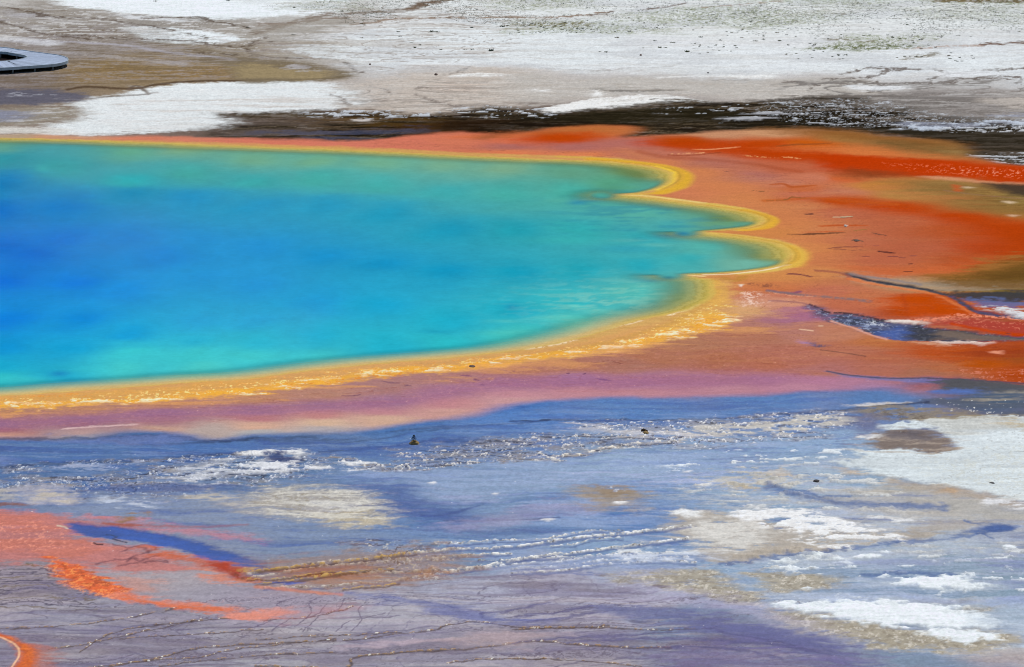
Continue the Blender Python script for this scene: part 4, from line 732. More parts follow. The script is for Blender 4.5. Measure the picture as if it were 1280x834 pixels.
for p in ([(330,778),(350,764),(346,756),(370,748)],[(380,790),(400,770),(420,764),(430,750)],[(370,784),(388,768),(384,756),(402,748)],[(340,790),(360,776),(392,770),(404,760)],[(440,790),(452,776),(446,764),(452,758)],[(300,790),(330,780),(350,772)],[(420,790),(436,778),(450,774),(480,768)]):
    line((104,92,116),p,0.05,0.07,0.3,0.15,0.75)
poly((96,104,160),[(430,742),(500,748),(560,756),(640,772),(680,772),(620,780),(520,762),(450,748)],0.7,0.5,0.3,0.7)
poly((104,108,152),[(740,760),(800,758),(880,770),(960,788),(1040,808),(1000,816),(900,796),(800,776)],1.0,0.8,0.4,0.8)
poly((98,98,146),[(860,770),(940,788),(1040,808),(1120,834),(1000,826),(920,806)],0.9,0.7,0.4,0.7)
poly((184,166,178),[(420,812),(480,804),(560,800),(460,810)],0.4,0.4,0.3,0.7)
poly((180,158,160),[(640,790),(680,796),(660,808),(640,812),(560,806),(600,794)],0.8,0.6,0.4,0.6)
poly((116,100,148),[(860,806),(960,816),(1060,834),(1060,860),(900,850),(840,826)],1.2,1.0,0.5,0.4)
for p in ([(640,770),(700,764),(740,758)],[(660,776),(720,770),(760,764)],[(640,806),(700,800),(780,796),(840,790)],[(700,806),(780,800),(860,800)],[(860,800),(940,806),(1040,820)],[(820,812),(900,812),(980,826)],[(880,786),(940,800),(1000,810)],[(600,768),(640,762),(690,752)]):
    line((88,84,128),p,0.14,0.2,0.4,0.2,0.65,taper=True)
# specks of loose white crust on all the near flats
poly((236,236,236),[(-300,560),(320,560),(640,530),(1060,520),(1060,720),(960,840),(-300,840)],1,0,0,0.5,('crumb',0.89,0.92),0.1,0.02)
poly((240,200,190),[(0,520),(640,470),(1100,440),(1100,480),(640,500),(0,545)],1,0,0,0.3,('crumb',0.86,0.9))
# orange crescent in the corner
poly((206,96,38),[(-80,780),(0,793),(22,801),(40,808),(50,818),(44,836),(36,850),(0,850),(14,834),(24,822),(18,808),(0,797),(-80,784)],0.25,0.1,0.1,0.97,None,None,None,5,0.1)
poly((222,120,48),[(10,798),(34,808),(46,820),(36,832),(30,820)],0.3,0.1,0.1,0.6,('crumb',0.4,0.6))
line((240,190,150),[(0,797),(18,806),(24,818),(16,832),(8,842)],0.08,0.12,0.1,0.05,0.85)
poly((190,110,80),[(44,810),(70,816),(66,834),(50,840)],0.5,0.6,0.4,0.55)

# orange tongue
poly((216,122,66),[(150,716),(190,728),(200,742),(150,742),(130,728)],0.9,0.7,0.5,0.35)
poly((226,100,38),[(56,698),(74,702),(96,708),(116,714),(134,724),(150,736),(160,748),(140,747),(112,742),(88,732),(74,722),(70,710)],0.35,0.3,0.3,0.92)
poly((172,88,56),[(90,712),(126,720),(140,734),(112,734),(94,724)],0.5,0.5,0.4,0.65,('fine',0.45,0.6))
poly((244,150,84),[(60,698),(96,708),(134,724),(160,748),(112,742),(74,722)],0.4,0.4,0.3,0.7,('crumb',0.54,0.66))
poly((168,70,30),[(60,698),(96,708),(134,724),(160,748),(112,742),(74,722)],0.4,0.4,0.3,0.6,('fine',0.54,0.68))
poly((240,150,96),[(74,722),(88,732),(112,742),(140,747),(120,746),(90,738)],0.2,0.2,0.2,0.85,('crumb',0.4,0.6))
poly((214,132,112),[(140,742),(200,750),(260,756),(320,764),(350,772),(320,774),(260,764),(200,757),(148,749)],0.4,0.4,0.3,0.85)
poly((216,106,56),[(150,746),(200,754),(244,758),(286,762),(250,765),(200,758)],0.3,0.4,0.3,0.8)
poly((230,150,130),[(300,768),(345,762),(360,766),(330,776)],0.4,0.5,0.3,0.6)
poly((196,110,90),[(330,770),(380,768),(420,762),(360,778)],0.8,0.8,0.4,0.3)
# ------------------------------------------------------------------ basin of the spring
idx = pick(Qs, 14)
px = GX[idx] + 0.2 * WX[idx] * 2 + 0.06 * WXf[idx] * 2; py = GY[idx] + 0.45 * WY[idx] * 2 + 0.15 * WYf[idx] * 2
d, ins, _ = seg_dist2(px, py, Qs, True)
SD = np.full(len(GX), -99.0, np.float32); SD[idx] = np.where(ins, d, -d)
inner = SD > 0
# ledges under the shallow water: ochre, olive, then pale blue-green limestone
def ledge(a0, a1, c, op=1.0):
    a = sm(a0, a1, SD + 0.5 * (TEX['flake'] - 0.5) * sm(0.1, 0.6, SD) + 0.25 * (TEX['crumb'] - 0.5)) * op; k = np.nonzero(a > 0)[0]; blend(k, a[k], c, 0.2)
ledge(-0.1, 0.2, (206,178,92), 0.85); ledge(0.2, 0.5, (186,168,84), 0.9); ledge(0.5, 0.56, (164,144,68), 0.45); ledge(0.6, 0.7, (192,176,98), 0.8); ledge(0.85, 1.0, (146,138,68), 0.5); ledge(0.98, 1.15, (170,168,100), 0.8); ledge(1.3, 1.9, (126,138,74), 0.75); ledge(2.2, 3.4, (104,158,130))
pale = sm(-at(850, 380)[0], -at(720, 420)[0], -GX) * (GY < at(640, 340)[1])   # sandy shelf along the near shore
for a0_, a1_, c_, o_ in ((0.0, 0.4, (208,178,122), 0.85), (0.5, 1.2, (196,188,140), 0.9), (1.2, 2.2, (164,192,158), 0.85), (2.4, 4.0, (96,196,186), 0.8)):
    a = sm(a0_, a1_, SD) * o_ * pale; k = np.nonzero(a > 0)[0]; blend(k, a[k], c_, 0.2)
deep = np.clip(SD, 0, None)
zb = -(0.012 * sm(0, 0.4, deep) + 0.03 * sm(0.4, 2.0, deep) + 0.2 * sm(1.6, 6.0, deep) + 8.0 * sm(6, 30, deep))
ZZ = np.where(inner, zb, ZZ + 0.012 * sm(0.0, 0.6, -SD))
rel = (TEX['crumb'] - 0.5) * 0.026 + (TEX['flake'] - 0.5) * 0.05
ZZ += np.where(inner, rel * 0.3, rel * (1.0 - 0.8 * np.minimum(WET * 1.6, 1)) * (1 - 0.6 * APM))
# a little grain of the minerals themselves
g = 1 + (TEX['crumb'] - 0.5) * 0.30 + (TEX['stri'] - 0.5) * 0.30 + (TEX['grit'] - 0.5) * 0.14
g = 1 + (g - 1) * (1 - 0.55 * APM)
ALB *= g[:, None]
ALB = np.clip(ALB * np.array(ALB_GAIN, np.float32)[None], 0.002, 0.86)

def grid_mesh(name, X, Yv, Z, nx, ny, attrs, keep=None):
    me = bpy.data.meshes.new(name)
    nv = nx * ny
    co = np.empty((nv, 3), np.float32); co[:, 0] = X; co[:, 1] = Yv; co[:, 2] = Z
    i = (np.arange(ny - 1)[:, None] * nx + np.arange(nx - 1)[None, :]).ravel()
    q = np.stack([i, i + 1, i + 1 + nx, i + nx], 1)
    if keep is not None:
        q = q[keep[q].any(1)]
        used = np.unique(q); remap = np.full(nv, -1, np.int64); remap[used] = np.arange(len(used))
        q = remap[q]; co = co[used]; attrs = {k: a[used] for k, a in attrs.items()}; nv = len(used)
    nf = len(q)
    me.vertices.add(nv); me.vertices.foreach_set("co", co.ravel())
    me.loops.add(nf * 4); me.loops.foreach_set("vertex_index", q.ravel().astype(np.int32))
    me.polygons.add(nf); me.polygons.foreach_set("loop_start", np.arange(0, nf * 4, 4, dtype=np.int32))
    me.polygons.foreach_set("use_smooth", np.ones(nf, bool))
    me.update(calc_edges=True)
    for k, a in attrs.items():
        if a.ndim == 2:
            at_ = me.attributes.new(k, 'FLOAT_COLOR', 'POINT'); b = np.ones((nv, 4), np.float32); b[:, :3] = a
            at_.data.foreach_set("color", b.ravel())
        else:
            at_ = me.attributes.new(k, 'FLOAT', 'POINT'); at_.data.foreach_set("value", a.astype(np.float32))
    o = bpy.data.objects.new(name, me); COL.objects.link(o)
    return o

# ------------------------------------------------------------------ materials
class NT:
    def __init__(self, name):
        self.m = bpy.data.materials.new(name); self.m.use_nodes = True; self.t = self.m.node_tree
        self.b = self.t.nodes["Principled BSDF"]; self.out = self.t.nodes["Material Output"]
    def n(self, typ, **kw):
        x = self.t.nodes.new(typ)
        for k, v in kw.items(): setattr(x, k, v)
        return x
    def l(self, a, b): self.t.links.new(a, b)
    def math(self, op, a, b=None, clamp=False):
        x = self.n('ShaderNodeMath', operation=op, use_clamp=clamp)
        for k, v in enumerate((a, b)):
            if v is None: continue
            if isinstance(v, (int, float)): x.inputs[k].default_value = v
            else: self.l(v, x.inputs[k])
        return x.outputs[0]
    def noise(self, scale, detail=4, rough=0.6, vec=None, sc=None):
        x = self.n('ShaderNodeTexNoise'); x.inputs['Scale'].default_value = scale; x.inputs['Detail'].default_value = detail; x.inputs['Roughness'].default_value = rough
        g = self.n('ShaderNodeNewGeometry'); mp = self.n('ShaderNodeMapping'); mp.inputs['Scale'].default_value = sc or (1, 1, 1)
        self.l(g.outputs['Position'], mp.inputs['Vector']); self.l(mp.outputs[0], x.inputs['Vector'])
        return x.outputs['Fac']
    def mixc(self, f, a, b, typ='MIX'):
        x = self.n('ShaderNodeMix', data_type='RGBA', blend_type=typ)
        for sock, v in ((x.inputs[0], f), (x.inputs[6], a), (x.inputs[7], b)):
            if isinstance(v, (int, float)): sock.default_value = v
            elif isinstance(v, tuple): sock.default_value = v
            else: self.l(v, sock)
        return x.outputs[2]
    def range(self, v, a, b, c, d):
        x = self.n('ShaderNodeMapRange'); self.l(v, x.inputs[0])
        for k, q in enumerate((a, b, c, d)): x.inputs[k + 1].default_value = q
        return x.outputs[0]
    def bump(self, h, strength, dist):
        x = self.n('ShaderNodeBump'); x.inputs['Strength'].default_value = strength; x.inputs['Distance'].default_value = dist
        self.l(h, x.inputs['Height']); self.l(x.outputs[0], self.b.inputs['Normal'])
def rgb(c): return tuple(float(q) for q in lin(c)) + (1.0,)

def mat_ground():
    m = NT("mineral_mats"); a = m.n('ShaderNodeAttribute', attribute_name='mineral_and_reflection'); w = m.n('ShaderNodeAttribute', attribute_name='wet')
    n_a = m.noise(9.0, 5, 0.7, sc=(1, 0.6, 1)); n_b = m.noise(2.2, 4, 0.65, sc=(0.5, 1, 1))
    f = m.math('ADD', m.range(n_a, 0.25, 0.75, 0.86, 1.14), m.range(n_b, 0.25, 0.75, -0.07, 0.07))
    cc = m.n('ShaderNodeCombineColor')
    for k in range(3): m.l(f, cc.inputs[k])
    col = m.mixc(1.0, a.outputs['Color'], cc.outputs[0], 'MULTIPLY')
    m.l(col, m.b.inputs['Base Color'])
    m.l(m.range(w.outputs['Fac'], 0, 1, 0.9, 0.22), m.b.inputs['Roughness'])
    m.l(m.range(w.outputs['Fac'], 0.35, 1, 0.0, 0.22), m.b.inputs['Specular IOR Level'])
    m.b.inputs['IOR'].default_value = 1.33
    m.bump(m.noise(14.0, 4, 0.7), 0.45, 0.03)
    return m.m
ground = grid_mesh("ground", GX, GY, ZZ, NX, NY, {'mineral_and_reflection': ALB, 'wet': WET})  # the colour attribute also holds painted sky and tree reflections
ground['kind'] = 'structure'
ground.data.materials.append(mat_ground())

# ------------------------------------------------------------------ the water of the spring
wu = np.arange(-760, 1012, 3.0); wv = np.arange(530, 160, -1.5)
sx = np.array([(u - 640) / FPX / 0.987 for u in wu]); yy = np.array([at(640, v)[1] for v in wv])
wx = (sx[None, :] * yy[:, None]).astype(np.float32).ravel(); wy = np.repeat(yy, len(sx)).astype(np.float32)
dW, insW, _ = seg_dist2(wx, wy, Qs, True); sdW = np.where(insW, dW, -dW)
WATER = [(-700,340,(10,80,190)),(-300,300,(8,84,196)),(-100,300,(10,100,206)),(0,182,(96,158,140)),(0,200,(50,146,160)),(0,230,(24,124,184)),(0,265,(20,112,196)),(0,310,(12,108,204)),(0,350,(20,112,214)),(0,400,(16,128,220)),(0,430,(18,146,210)),(0,455,(26,166,206)),(0,472,(46,188,200)),
 (40,320,(14,108,204)),(80,210,(56,158,164)),(80,260,(24,124,196)),(80,300,(18,116,208)),(100,350,(22,124,218)),(100,400,(18,138,216)),(90,435,(18,158,212)),(80,465,(26,160,200)),
 (160,190,(96,166,140)),(160,225,(50,164,172)),(160,245,(30,140,184)),(160,300,(26,130,206)),(160,360,(28,140,216)),(160,420,(26,156,212)),(160,440,(56,196,206)),(160,460,(70,198,198)),(200,320,(28,132,208)),
 (240,185,(120,168,130)),(240,215,(70,166,162)),(240,250,(36,144,192)),(240,300,(34,142,206)),(240,350,(36,148,212)),(240,400,(44,164,214)),(240,430,(44,176,210)),(240,445,(64,198,202)),(260,455,(76,200,196)),
 (320,195,(108,168,140)),(320,225,(58,164,166)),(320,260,(38,150,194)),(320,310,(34,144,206)),(320,360,(38,150,212)),(320,400,(46,164,212)),(320,430,(46,180,208)),(320,445,(66,196,202)),
 (400,200,(110,170,140)),(400,225,(70,172,166)),(400,260,(40,152,190)),(400,320,(24,144,200)),(400,380,(30,154,210)),(400,420,(36,174,206)),(400,440,(62,190,198)),
 (480,205,(110,170,142)),(480,230,(68,170,168)),(480,270,(34,152,186)),(480,330,(22,146,196)),(480,380,(28,164,206)),(480,430,(36,178,204)),
 (560,205,(116,170,142)),(560,240,(64,168,172)),(560,290,(30,152,184)),(560,340,(20,150,192)),(560,400,(32,172,200)),(560,430,(44,184,196)),
 (640,208,(120,168,138)),(640,240,(70,170,162)),(640,290,(36,158,176)),(640,340,(24,158,188)),(640,390,(30,170,194)),(640,420,(64,192,190)),
 (720,215,(96,158,132)),(720,240,(72,172,160)),(720,290,(52,170,174)),(720,340,(36,164,182)),(720,380,(48,180,190)),(720,405,(84,196,184)),
 (790,215,(110,146,96)),(770,230,(86,160,130)),(800,265,(86,172,160)),(800,300,(50,166,176)),(800,335,(42,166,182)),(800,370,(76,186,182)),
 (870,270,(96,162,140)),(900,278,(104,152,110)),(840,285,(70,164,168)),(880,310,(84,176,168)),(860,325,(58,172,178)),(930,310,(110,168,140)),(940,330,(110,176,160)),(970,320,(130,160,110)),(840,360,(90,180,170)),(850,375,(126,170,140))]
wc = np.zeros((len(wx), 3), np.float32)
w1 = n1.fbm(wx, wy, 6, 6, 4) - 0.5; w2 = n2.fbm(wx, wy, 6, 6, 4) - 0.5
wc = idw(WATER, wx + 1.6 * w1, wy + 5 * w2, 2.5, 2.2)
def wblob(u, v, ru, rv, c, op):
    x, y = at(u, v); x1, _ = at(u + ru, v); _, y1 = at(u, v - rv)
    q = ((wx - x + 0.5 * w1) / (x1 - x)) ** 2 + ((wy - y + 2 * w2) / (y1 - y)) ** 2
    a_ = np.exp(-q * 1.3) * op
    wc[:] += (lin(c)[None] - wc) * a_[:, None]
for b in ((200,446,110,12,(62,196,206),0.75),(110,462,50,8,(56,190,204),0.6),(330,443,90,9,(66,196,200),0.7),(30,474,50,7,(60,194,200),0.7),(300,330,120,50,(44,146,210),0.35),(380,400,40,30,(60,160,208),0.35),(150,300,80,30,(36,130,206),0.35),(722,252,14,4,(46,134,170),0.8),(738,250,20,3,(52,142,168),0.7),(775,240,22,3,(60,140,140),0.6),(856,293,9,2.5,(38,120,160),0.85),(842,296,22,3,(52,146,178),0.7),(882,296,14,2.5,(70,150,160),0.6),(836,348,9,2.5,(46,130,150),0.8),(815,352,26,2.5,(56,150,176),0.6),(780,312,40,5,(36,146,178),0.4),(690,398,40,5,(100,204,192),0.5),(770,392,30,4,(120,206,186),0.5),(640,415,40,4,(84,200,190),0.5),(820,372,26,5,(112,194,178),0.5),(700,250,26,3,(90,176,158),0.4),(690,300,50,4,(60,178,176),0.4),(560,300,60,4,(40,160,190),0.3),(470,250,60,4,(60,166,178),0.3),(250,470,60,3,(110,200,180),0.4),
          (76,466,14,4,(30,130,190),0.7),(52,212,10,4,(64,176,176),0.6),(165,222,26,8,(44,176,184),0.6),(640,384,10,4,(30,140,180),0.6),(545,414,24,3,(24,146,180),0.5),(630,402,26,2.5,(80,196,196),0.6),(720,383,12,2.5,(80,204,200),0.7),(700,366,40,4,(60,184,190),0.5),(748,388,30,5,(110,200,184),0.5),(790,300,30,2.5,(100,184,178),0.5),(870,300,18,3,(110,186,176),0.6),(820,306,26,2.5,(104,186,178),0.6),(800,360,30,3,(100,190,180),0.5),(760,356,20,3,(70,180,186),0.4),(738,249,18,1.6,(120,176,150),0.6)):
    wblob(*b)
wc *= (1 + (n6.fbm(wx, wy, 1.4, 3.5, 4, 0.6) - 0.5) * 0.16 * sm(0, 3, sdW))[:, None]
nxw = len(wu); sg = sdW.reshape(-1, nxw); gyw = np.gradient(sg, axis=0) / np.gradient(yy)[:, None]   # > 0 where the shore is on the near side
near_side = sm(0.0, 0.25, gyw.ravel()) * sm(-4.0, -1.0, -np.abs(wx - at(900, 320)[0]) + 3.0) * (wy > at(840, 347)[1])
slow = sm(0.3, 1.4, sdW) * 0.2 + sm(1.0, 3.8, sdW) * 0.8; fast = sm(0.15, 0.9, sdW)
opac = slow + (fast - slow) * near_side
xa, ya = at(775, 378); ms_ = np.exp(-((wx - xa) / 4.2) ** 2 - ((wy - ya) / 7.0) ** 2) * sm(0.46, 0.68, n2.fbm(wx + 3, wy, 1.1, 0.6, 4, 0.65)) * 0.45
wc += (lin((146,206,186))[None] - wc) * ms_[:, None]
ms_ = np.exp(-((wx - at(800, 272)[0]) / 5.0) ** 2 - ((wy - at(800, 272)[1]) / 9.0) ** 2) * sm(0.5, 0.7, n3.fbm(wx + 3, wy, 2.2, 1.3, 4, 0.6)) * 0.5
wc += (lin((40,128,160))[None] - wc) * ms_[:, None]
for u_, v_ in ((836, 343.5), (856, 290.5), (752, 244)):       # the water drops off at once beyond each point of the rim
    x_, y_ = at(u_, v_); opac = np.maximum(opac, np.exp(-((wx - x_) / 0.75) ** 2 - ((wy - y_) / 1.8) ** 2))
def mat_water():
    m = NT("spring_water"); a = m.n('ShaderNodeAttribute', attribute_name='depth_tint'); o = m.n('ShaderNodeAttribute', attribute_name='murk')
    n_ = m.noise(1.6, 5, 0.65, sc=(0.8, 0.5, 1)); f = m.math('ADD', m.range(n_, 0.25, 0.75, 0.94, 1.06), m.range(m.noise(7.0, 4, 0.7, sc=(0.5, 0.35, 1)), 0.25, 0.75, -0.06, 0.06))
    cc = m.n('ShaderNodeCombineColor')
    for k in range(3): m.l(f, cc.inputs[k])
    m.l(m.mixc(1.0, a.outputs['Color'], cc.outputs[0], 'MULTIPLY'), m.b.inputs['Base Color'])
    m.l(o.outputs['Fac'], m.b.inputs['Alpha'])
    m.b.inputs['Roughness'].default_value = 0.25; m.b.inputs['IOR'].default_value = 1.33; m.b.inputs['Specular IOR Level'].default_value = WATER_SPEC
    m.bump(m.noise(5.0, 4, 0.6, sc=(1, 0.7, 1)), 0.12, 0.03)
    return m.m
water = grid_mesh("spring_water", wx, wy, np.full(len(wx), 0.0, np.float32), len(wu), len(wv), {'depth_tint': np.clip(wc * np.array(WAT_GAIN, np.float32)[None], 0.001, 0.85), 'murk': opac}, keep=sdW > -0.15)
water['kind'] = 'structure'; water.data.materials.append(mat_water())

# ------------------------------------------------------------------ thin steam drifting over the water
bm = bmesh.new()
for z_ in (0.15, 4.0): [bm.verts.new((*at(u_, v_), z_)) for u_, v_ in ((-900, 478), (620, 425), (640, 205), (-900, 160))]
bm.verts.ensure_lookup_table(); V_ = bm.verts
for f_ in ((3,2,1,0),(4,5,6,7),(0,1,5,4),(1,2,6,5),(2,3,7,6),(3,0,4,7)): bm.faces.new([V_[k] for k in f_])
me = bpy.data.meshes.new("steam"); bm.to_mesh(me); bm.free(); steam = bpy.data.objects.new("steam", me); COL.objects.link(steam); steam['kind'] = 'stuff'
ms = bpy.data.materials.new("steam"); ms.use_nodes = True; t_ = ms.node_tree; t_.nodes.remove(t_.nodes["Principled BSDF"])
pv = t_.nodes.new('ShaderNodeVolumePrincipled'); pv.inputs['Color'].default_value = (0.92, 0.95, 1.0, 1); pv.inputs['Anisotropy'].default_value = 0.2
ge = t_.nodes.new('ShaderNodeNewGeometry'); mp = t_.nodes.new('ShaderNodeMapping'); mp.inputs['Scale'].default_value = (0.12, 0.05, 0.35); no = t_.nodes.new('ShaderNodeTexNoise'); no.inputs['Scale'].default_value = 1.0; no.inputs['Detail'].default_value = 3
mr = t_.nodes.new('ShaderNodeMapRange'); mr.inputs[1].default_value = 0.42; mr.inputs[2].default_value = 0.75; mr.inputs[4].default_value = STEAM
sp = t_.nodes.new('ShaderNodeSeparateXYZ'); hz = t_.nodes.new('ShaderNodeMapRange'); hz.inputs[1].default_value = 3.8; hz.inputs[2].default_value = 0.4; mu = t_.nodes.new('ShaderNodeMath'); mu.operation = 'MULTIPLY'
t_.links.new(ge.outputs['Position'], mp.inputs[0]); t_.links.new(mp.outputs[0], no.inputs['Vector']); t_.links.new(no.outputs['Fac'], mr.inputs[0])
t_.links.new(ge.outputs['Position'], sp.inputs[0]); t_.links.new(sp.outputs[2], hz.inputs[0]); t_.links.new(mr.outputs[0], mu.inputs[0]); t_.links.new(hz.outputs[0], mu.inputs[1])
tc = t_.nodes.new('ShaderNodeTexCoord'); sg_ = t_.nodes.new('ShaderNodeSeparateXYZ'); t_.links.new(tc.outputs['Generated'], sg_.inputs[0])
last = mu.outputs[0]
for ax_, a_, b_ in ((0, 1.0, 0.6), (1, 0.0, 0.3), (1, 1.0, 0.75)):
    fr = t_.nodes.new('ShaderNodeMapRange'); fr.interpolation_type = 'SMOOTHSTEP'; fr.inputs[1].default_value = a_; fr.inputs[2].default_value = b_; t_.links.new(sg_.outputs[ax_], fr.inputs[0])
    m2 = t_.nodes.new('ShaderNodeMath'); m2.operation = 'MULTIPLY'; t_.links.new(last, m2.inputs[0]); t_.links.new(fr.outputs[0], m2.inputs[1]); last = m2.outputs[0]
t_.links.new(last, pv.inputs['Density']); t_.links.new(pv.outputs[0], t_.nodes['Material Output'].inputs['Volume']); me.materials.append(ms)

# ------------------------------------------------------------------ helpers for things
def simple_mat(name, c, rough=0.85, var=0.25, scale=6.0, c2=None, spec=0.2, sc=None):
    m = NT(name); n_ = m.noise(scale, 5, 0.65, sc=sc); f = m.range(n_, 0.3, 0.7, 0, 1)
    c2 = c2 or tuple(q * (1 - var) for q in c)
    m.l(m.mixc(f, rgb(c), rgb(c2)), m.b.inputs['Base Color']); m.b.inputs['Roughness'].default_value = rough; m.b.inputs['Specular IOR Level'].default_value = spec
    return m.m
def link_bm(name, bm, mat, parent=None, smooth=False):
    me = bpy.data.meshes.new(name); bm.normal_update(); bm.to_mesh(me); bm.free()
    if smooth: me.polygons.foreach_set("use_smooth", [True] * len(me.polygons))
    me.materials.append(mat); o = bpy.data.objects.new(name, me); COL.objects.link(o)
    if parent: o.parent = parent
    return o
def thing(name, label, cat, loc=(0, 0, 0), group=None):
    o = bpy.data.objects.new(name, None); COL.objects.link(o); o.location = loc; o['label'] = label; o['category'] = cat; o.empty_display_size = 0.2
    if group: o['group'] = group
    return o
def tag(o, label, cat, group=None):
    o['label'] = label; o['category'] = cat
    if group: o['group'] = group
    return o
def box(bm, x0, x1, y0, y1, z0, z1):
    vs = [bm.verts.new(p) for p in ((x0,y0,z0),(x1,y0,z0),(x1,y1,z0),(x0,y1,z0),(x0,y0,z1),(x1,y0,z1),(x1,y1,z1),(x0,y1,z1))]
    for f in ((3,2,1,0),(4,5,6,7),(0,1,5,4),(1,2,6,5),(2,3,7,6),(3,0,4,7)): bm.faces.new([vs[k] for k in f])

# ------------------------------------------------------------------ boardwalk loop at the upper left
DZ = 0.40
outer = [(-420,35),(-250,43),(-120,51.5),(0,59.4),(20,62),(40,64.8),(60,67.4),(74,69.5),(82,72),(84.5,74.6),(82,77.2),(70,80.2),(50,82),(30,83.4),(0,85.3),(-120,90),(-250,93),(-420,95)]
inner_ = [(-420,45),(-250,51.5),(-120,58.5),(0,64.6),(12,66),(22,67.5),(29,68.8),(33,69.9),(34.5,71),(32.5,72.4),(27,73.8),(18,75.2),(8,76.2),(0,76.6),(-120,80.5),(-250,83),(-420,84.5)]
def rs(pts, n=120):
    Q = np.array([at(u, v, DZ) for u, v in catmull(pts, False, 14)])
    s_ = np.concatenate([[0], np.cumsum(np.hypot(*np.diff(Q, axis=0).T))]); t = np.linspace(0, s_[-1], n)
    return np.stack([np.interp(t, s_, Q[:, 0]), np.interp(t, s_, Q[:, 1])], 1)
# station by station: match outline samples by sighting index so planks run across
O = np.array([at(u, v, DZ) for u, v in catmull(outer, False, 12)]); 
I = np.array([at(u, v, DZ) for u, v in catmull(inner_, False, 12)])
n_st = 150
def rs2(Q, n):
    s_ = np.linspace(0, 1, len(Q)); t = np.linspace(0, 1, n)
    return np.stack([np.interp(t, s_, Q[:, 0]), np.interp(t, s_, Q[:, 1])], 1)
O = rs2(O, n_st); I = rs2(I, n_st)
wx0, wy0 = at(60, 82)
bw = thing("boardwalk", "grey wooden boardwalk loop on short posts over the brown wet flat", "boardwalk", (wx0, wy0, 0))
def rel_(p): return (p[0] - wx0, p[1] - wy0)
m_deck = simple_mat("grey_planks", (172,186,206), 0.8, 0.12, 3.0)
tt = m_deck.node_tree; gi = tt.nodes.new('ShaderNodeNewGeometry'); rg = tt.nodes.new('ShaderNodeMapRange'); rg.inputs[3].default_value = 0.72; rg.inputs[4].default_value = 1.08
tt.links.new(gi.outputs['Random Per Island'], rg.inputs[0]); pb = tt.nodes["Principled BSDF"]; src = pb.inputs['Base Color'].links[0].from_socket; hs = tt.nodes.new('ShaderNodeHueSaturation'); tt.links.new(src, hs.inputs['Color']); tt.links.new(rg.outputs[0], hs.inputs['Value']); tt.links.new(hs.outputs[0], pb.inputs['Base Color'])
m_edge = simple_mat("edge_boards", (176,190,196), 0.8, 0.15, 3.0)
m_post = simple_mat("post_wood", (120,124,124), 0.9, 0.3, 4.0)
m_beam = simple_mat("dark_beam", (40,38,36), 0.95, 0.3, 4.0)
bm = bmesh.new()                                   # planks, each a thin board with a gap
for k in range(n_st - 1):
    a0, a1 = O[k] * 0.999 + O[k + 1] * 0.001, O[k + 1] * 0.97 + O[k] * 0.03
    b0, b1 = I[k] * 0.999 + I[k + 1] * 0.001, I[k + 1] * 0.97 + I[k] * 0.03
    q = [rel_(p) for p in (a0, a1, b1, b0)]
    t_ = [bm.verts.new((x, y, DZ)) for x, y in q]; u_ = [bm.verts.new((x, y, DZ - 0.04)) for x, y in q]
    bm.faces.new(t_); bm.faces.new(u_[::-1])
    for j in range(4): bm.faces.new((t_[j], u_[j], u_[(j + 1) % 4], t_[(j + 1) % 4]))
bmesh.ops.recalc_face_normals(bm, faces=bm.faces); link_bm("deck", bm, m_deck, bw)
def strip(name, Q, z0, z1, off, th, mat):
    T = np.gradient(Q, axis=0); T /= np.hypot(T[:, 0], T[:, 1])[:, None] + 1e-9; N = np.stack([-T[:, 1], T[:, 0]], 1)
    A = Q + N * off; B = Q + N * (off + th); bm = bmesh.new(); rows = []
    for a_, b_ in zip(A, B):
        (ax, ay), (bx, by) = rel_(a_), rel_(b_)
        rows.append([bm.verts.new(p) for p in ((ax, ay, z0), (bx, by, z0), (bx, by, z1), (ax, ay, z1))])
    for r0, r1 in zip(rows, rows[1:]):
        for j in range(4): bm.faces.new((r0[j], r0[(j + 1) % 4], r1[(j + 1) % 4], r1[j]))
    bm.faces.new(rows[0]); bm.faces.new(rows[-1][::-1]); bmesh.ops.recalc_face_normals(bm, faces=bm.faces)
    return link_bm(name, bm, mat, bw)
strip("edge_board", O, DZ - 0.15, DZ + 0.035, 0.004, 0.05, m_edge)
strip("edge_board", I, DZ - 0.15, DZ + 0.02, -0.054, 0.05, m_edge)
strip("beam", O * 0.8 + I * 0.2, DZ - 0.24, DZ - 0.045, 0, 0.08, m_beam); strip("beam", O * 0.25 + I * 0.75, DZ - 0.24, DZ - 0.045, 0, 0.08, m_beam)
def post(p):
    x, y = rel_(p); bm = bmesh.new(); box(bm, x - 0.05, x + 0.05, y - 0.05, y + 0.05, -0.1, DZ - 0.02); link_bm("post", bm, m_post, bw)
def near_outer(u, v):
    x, y = at(u, v, DZ); k = int(np.argmin((O[:, 0] - x) ** 2 + ((O[:, 1] - y) / 3) ** 2)); return k
for k in sorted({near_outer(u, v) for u, v in ((14,84.5),(44,82.6),(66,80.8),(80,78),(-20,86),(-60,88),(-100,89.5),(60,67.4),(20,62),(-30,57))}):
    post(O[k] * 0.985 + I[k] * 0.015)
for u, v in ((20.5,67.2),(2,64.8),(-30,62.8)):
    x, y = at(u, v, DZ); k = int(np.argmin((I[:, 0] - x) ** 2 + ((I[:, 1] - y) / 3) ** 2)); post(I[k] * 0.985 + O[k] * 0.015)

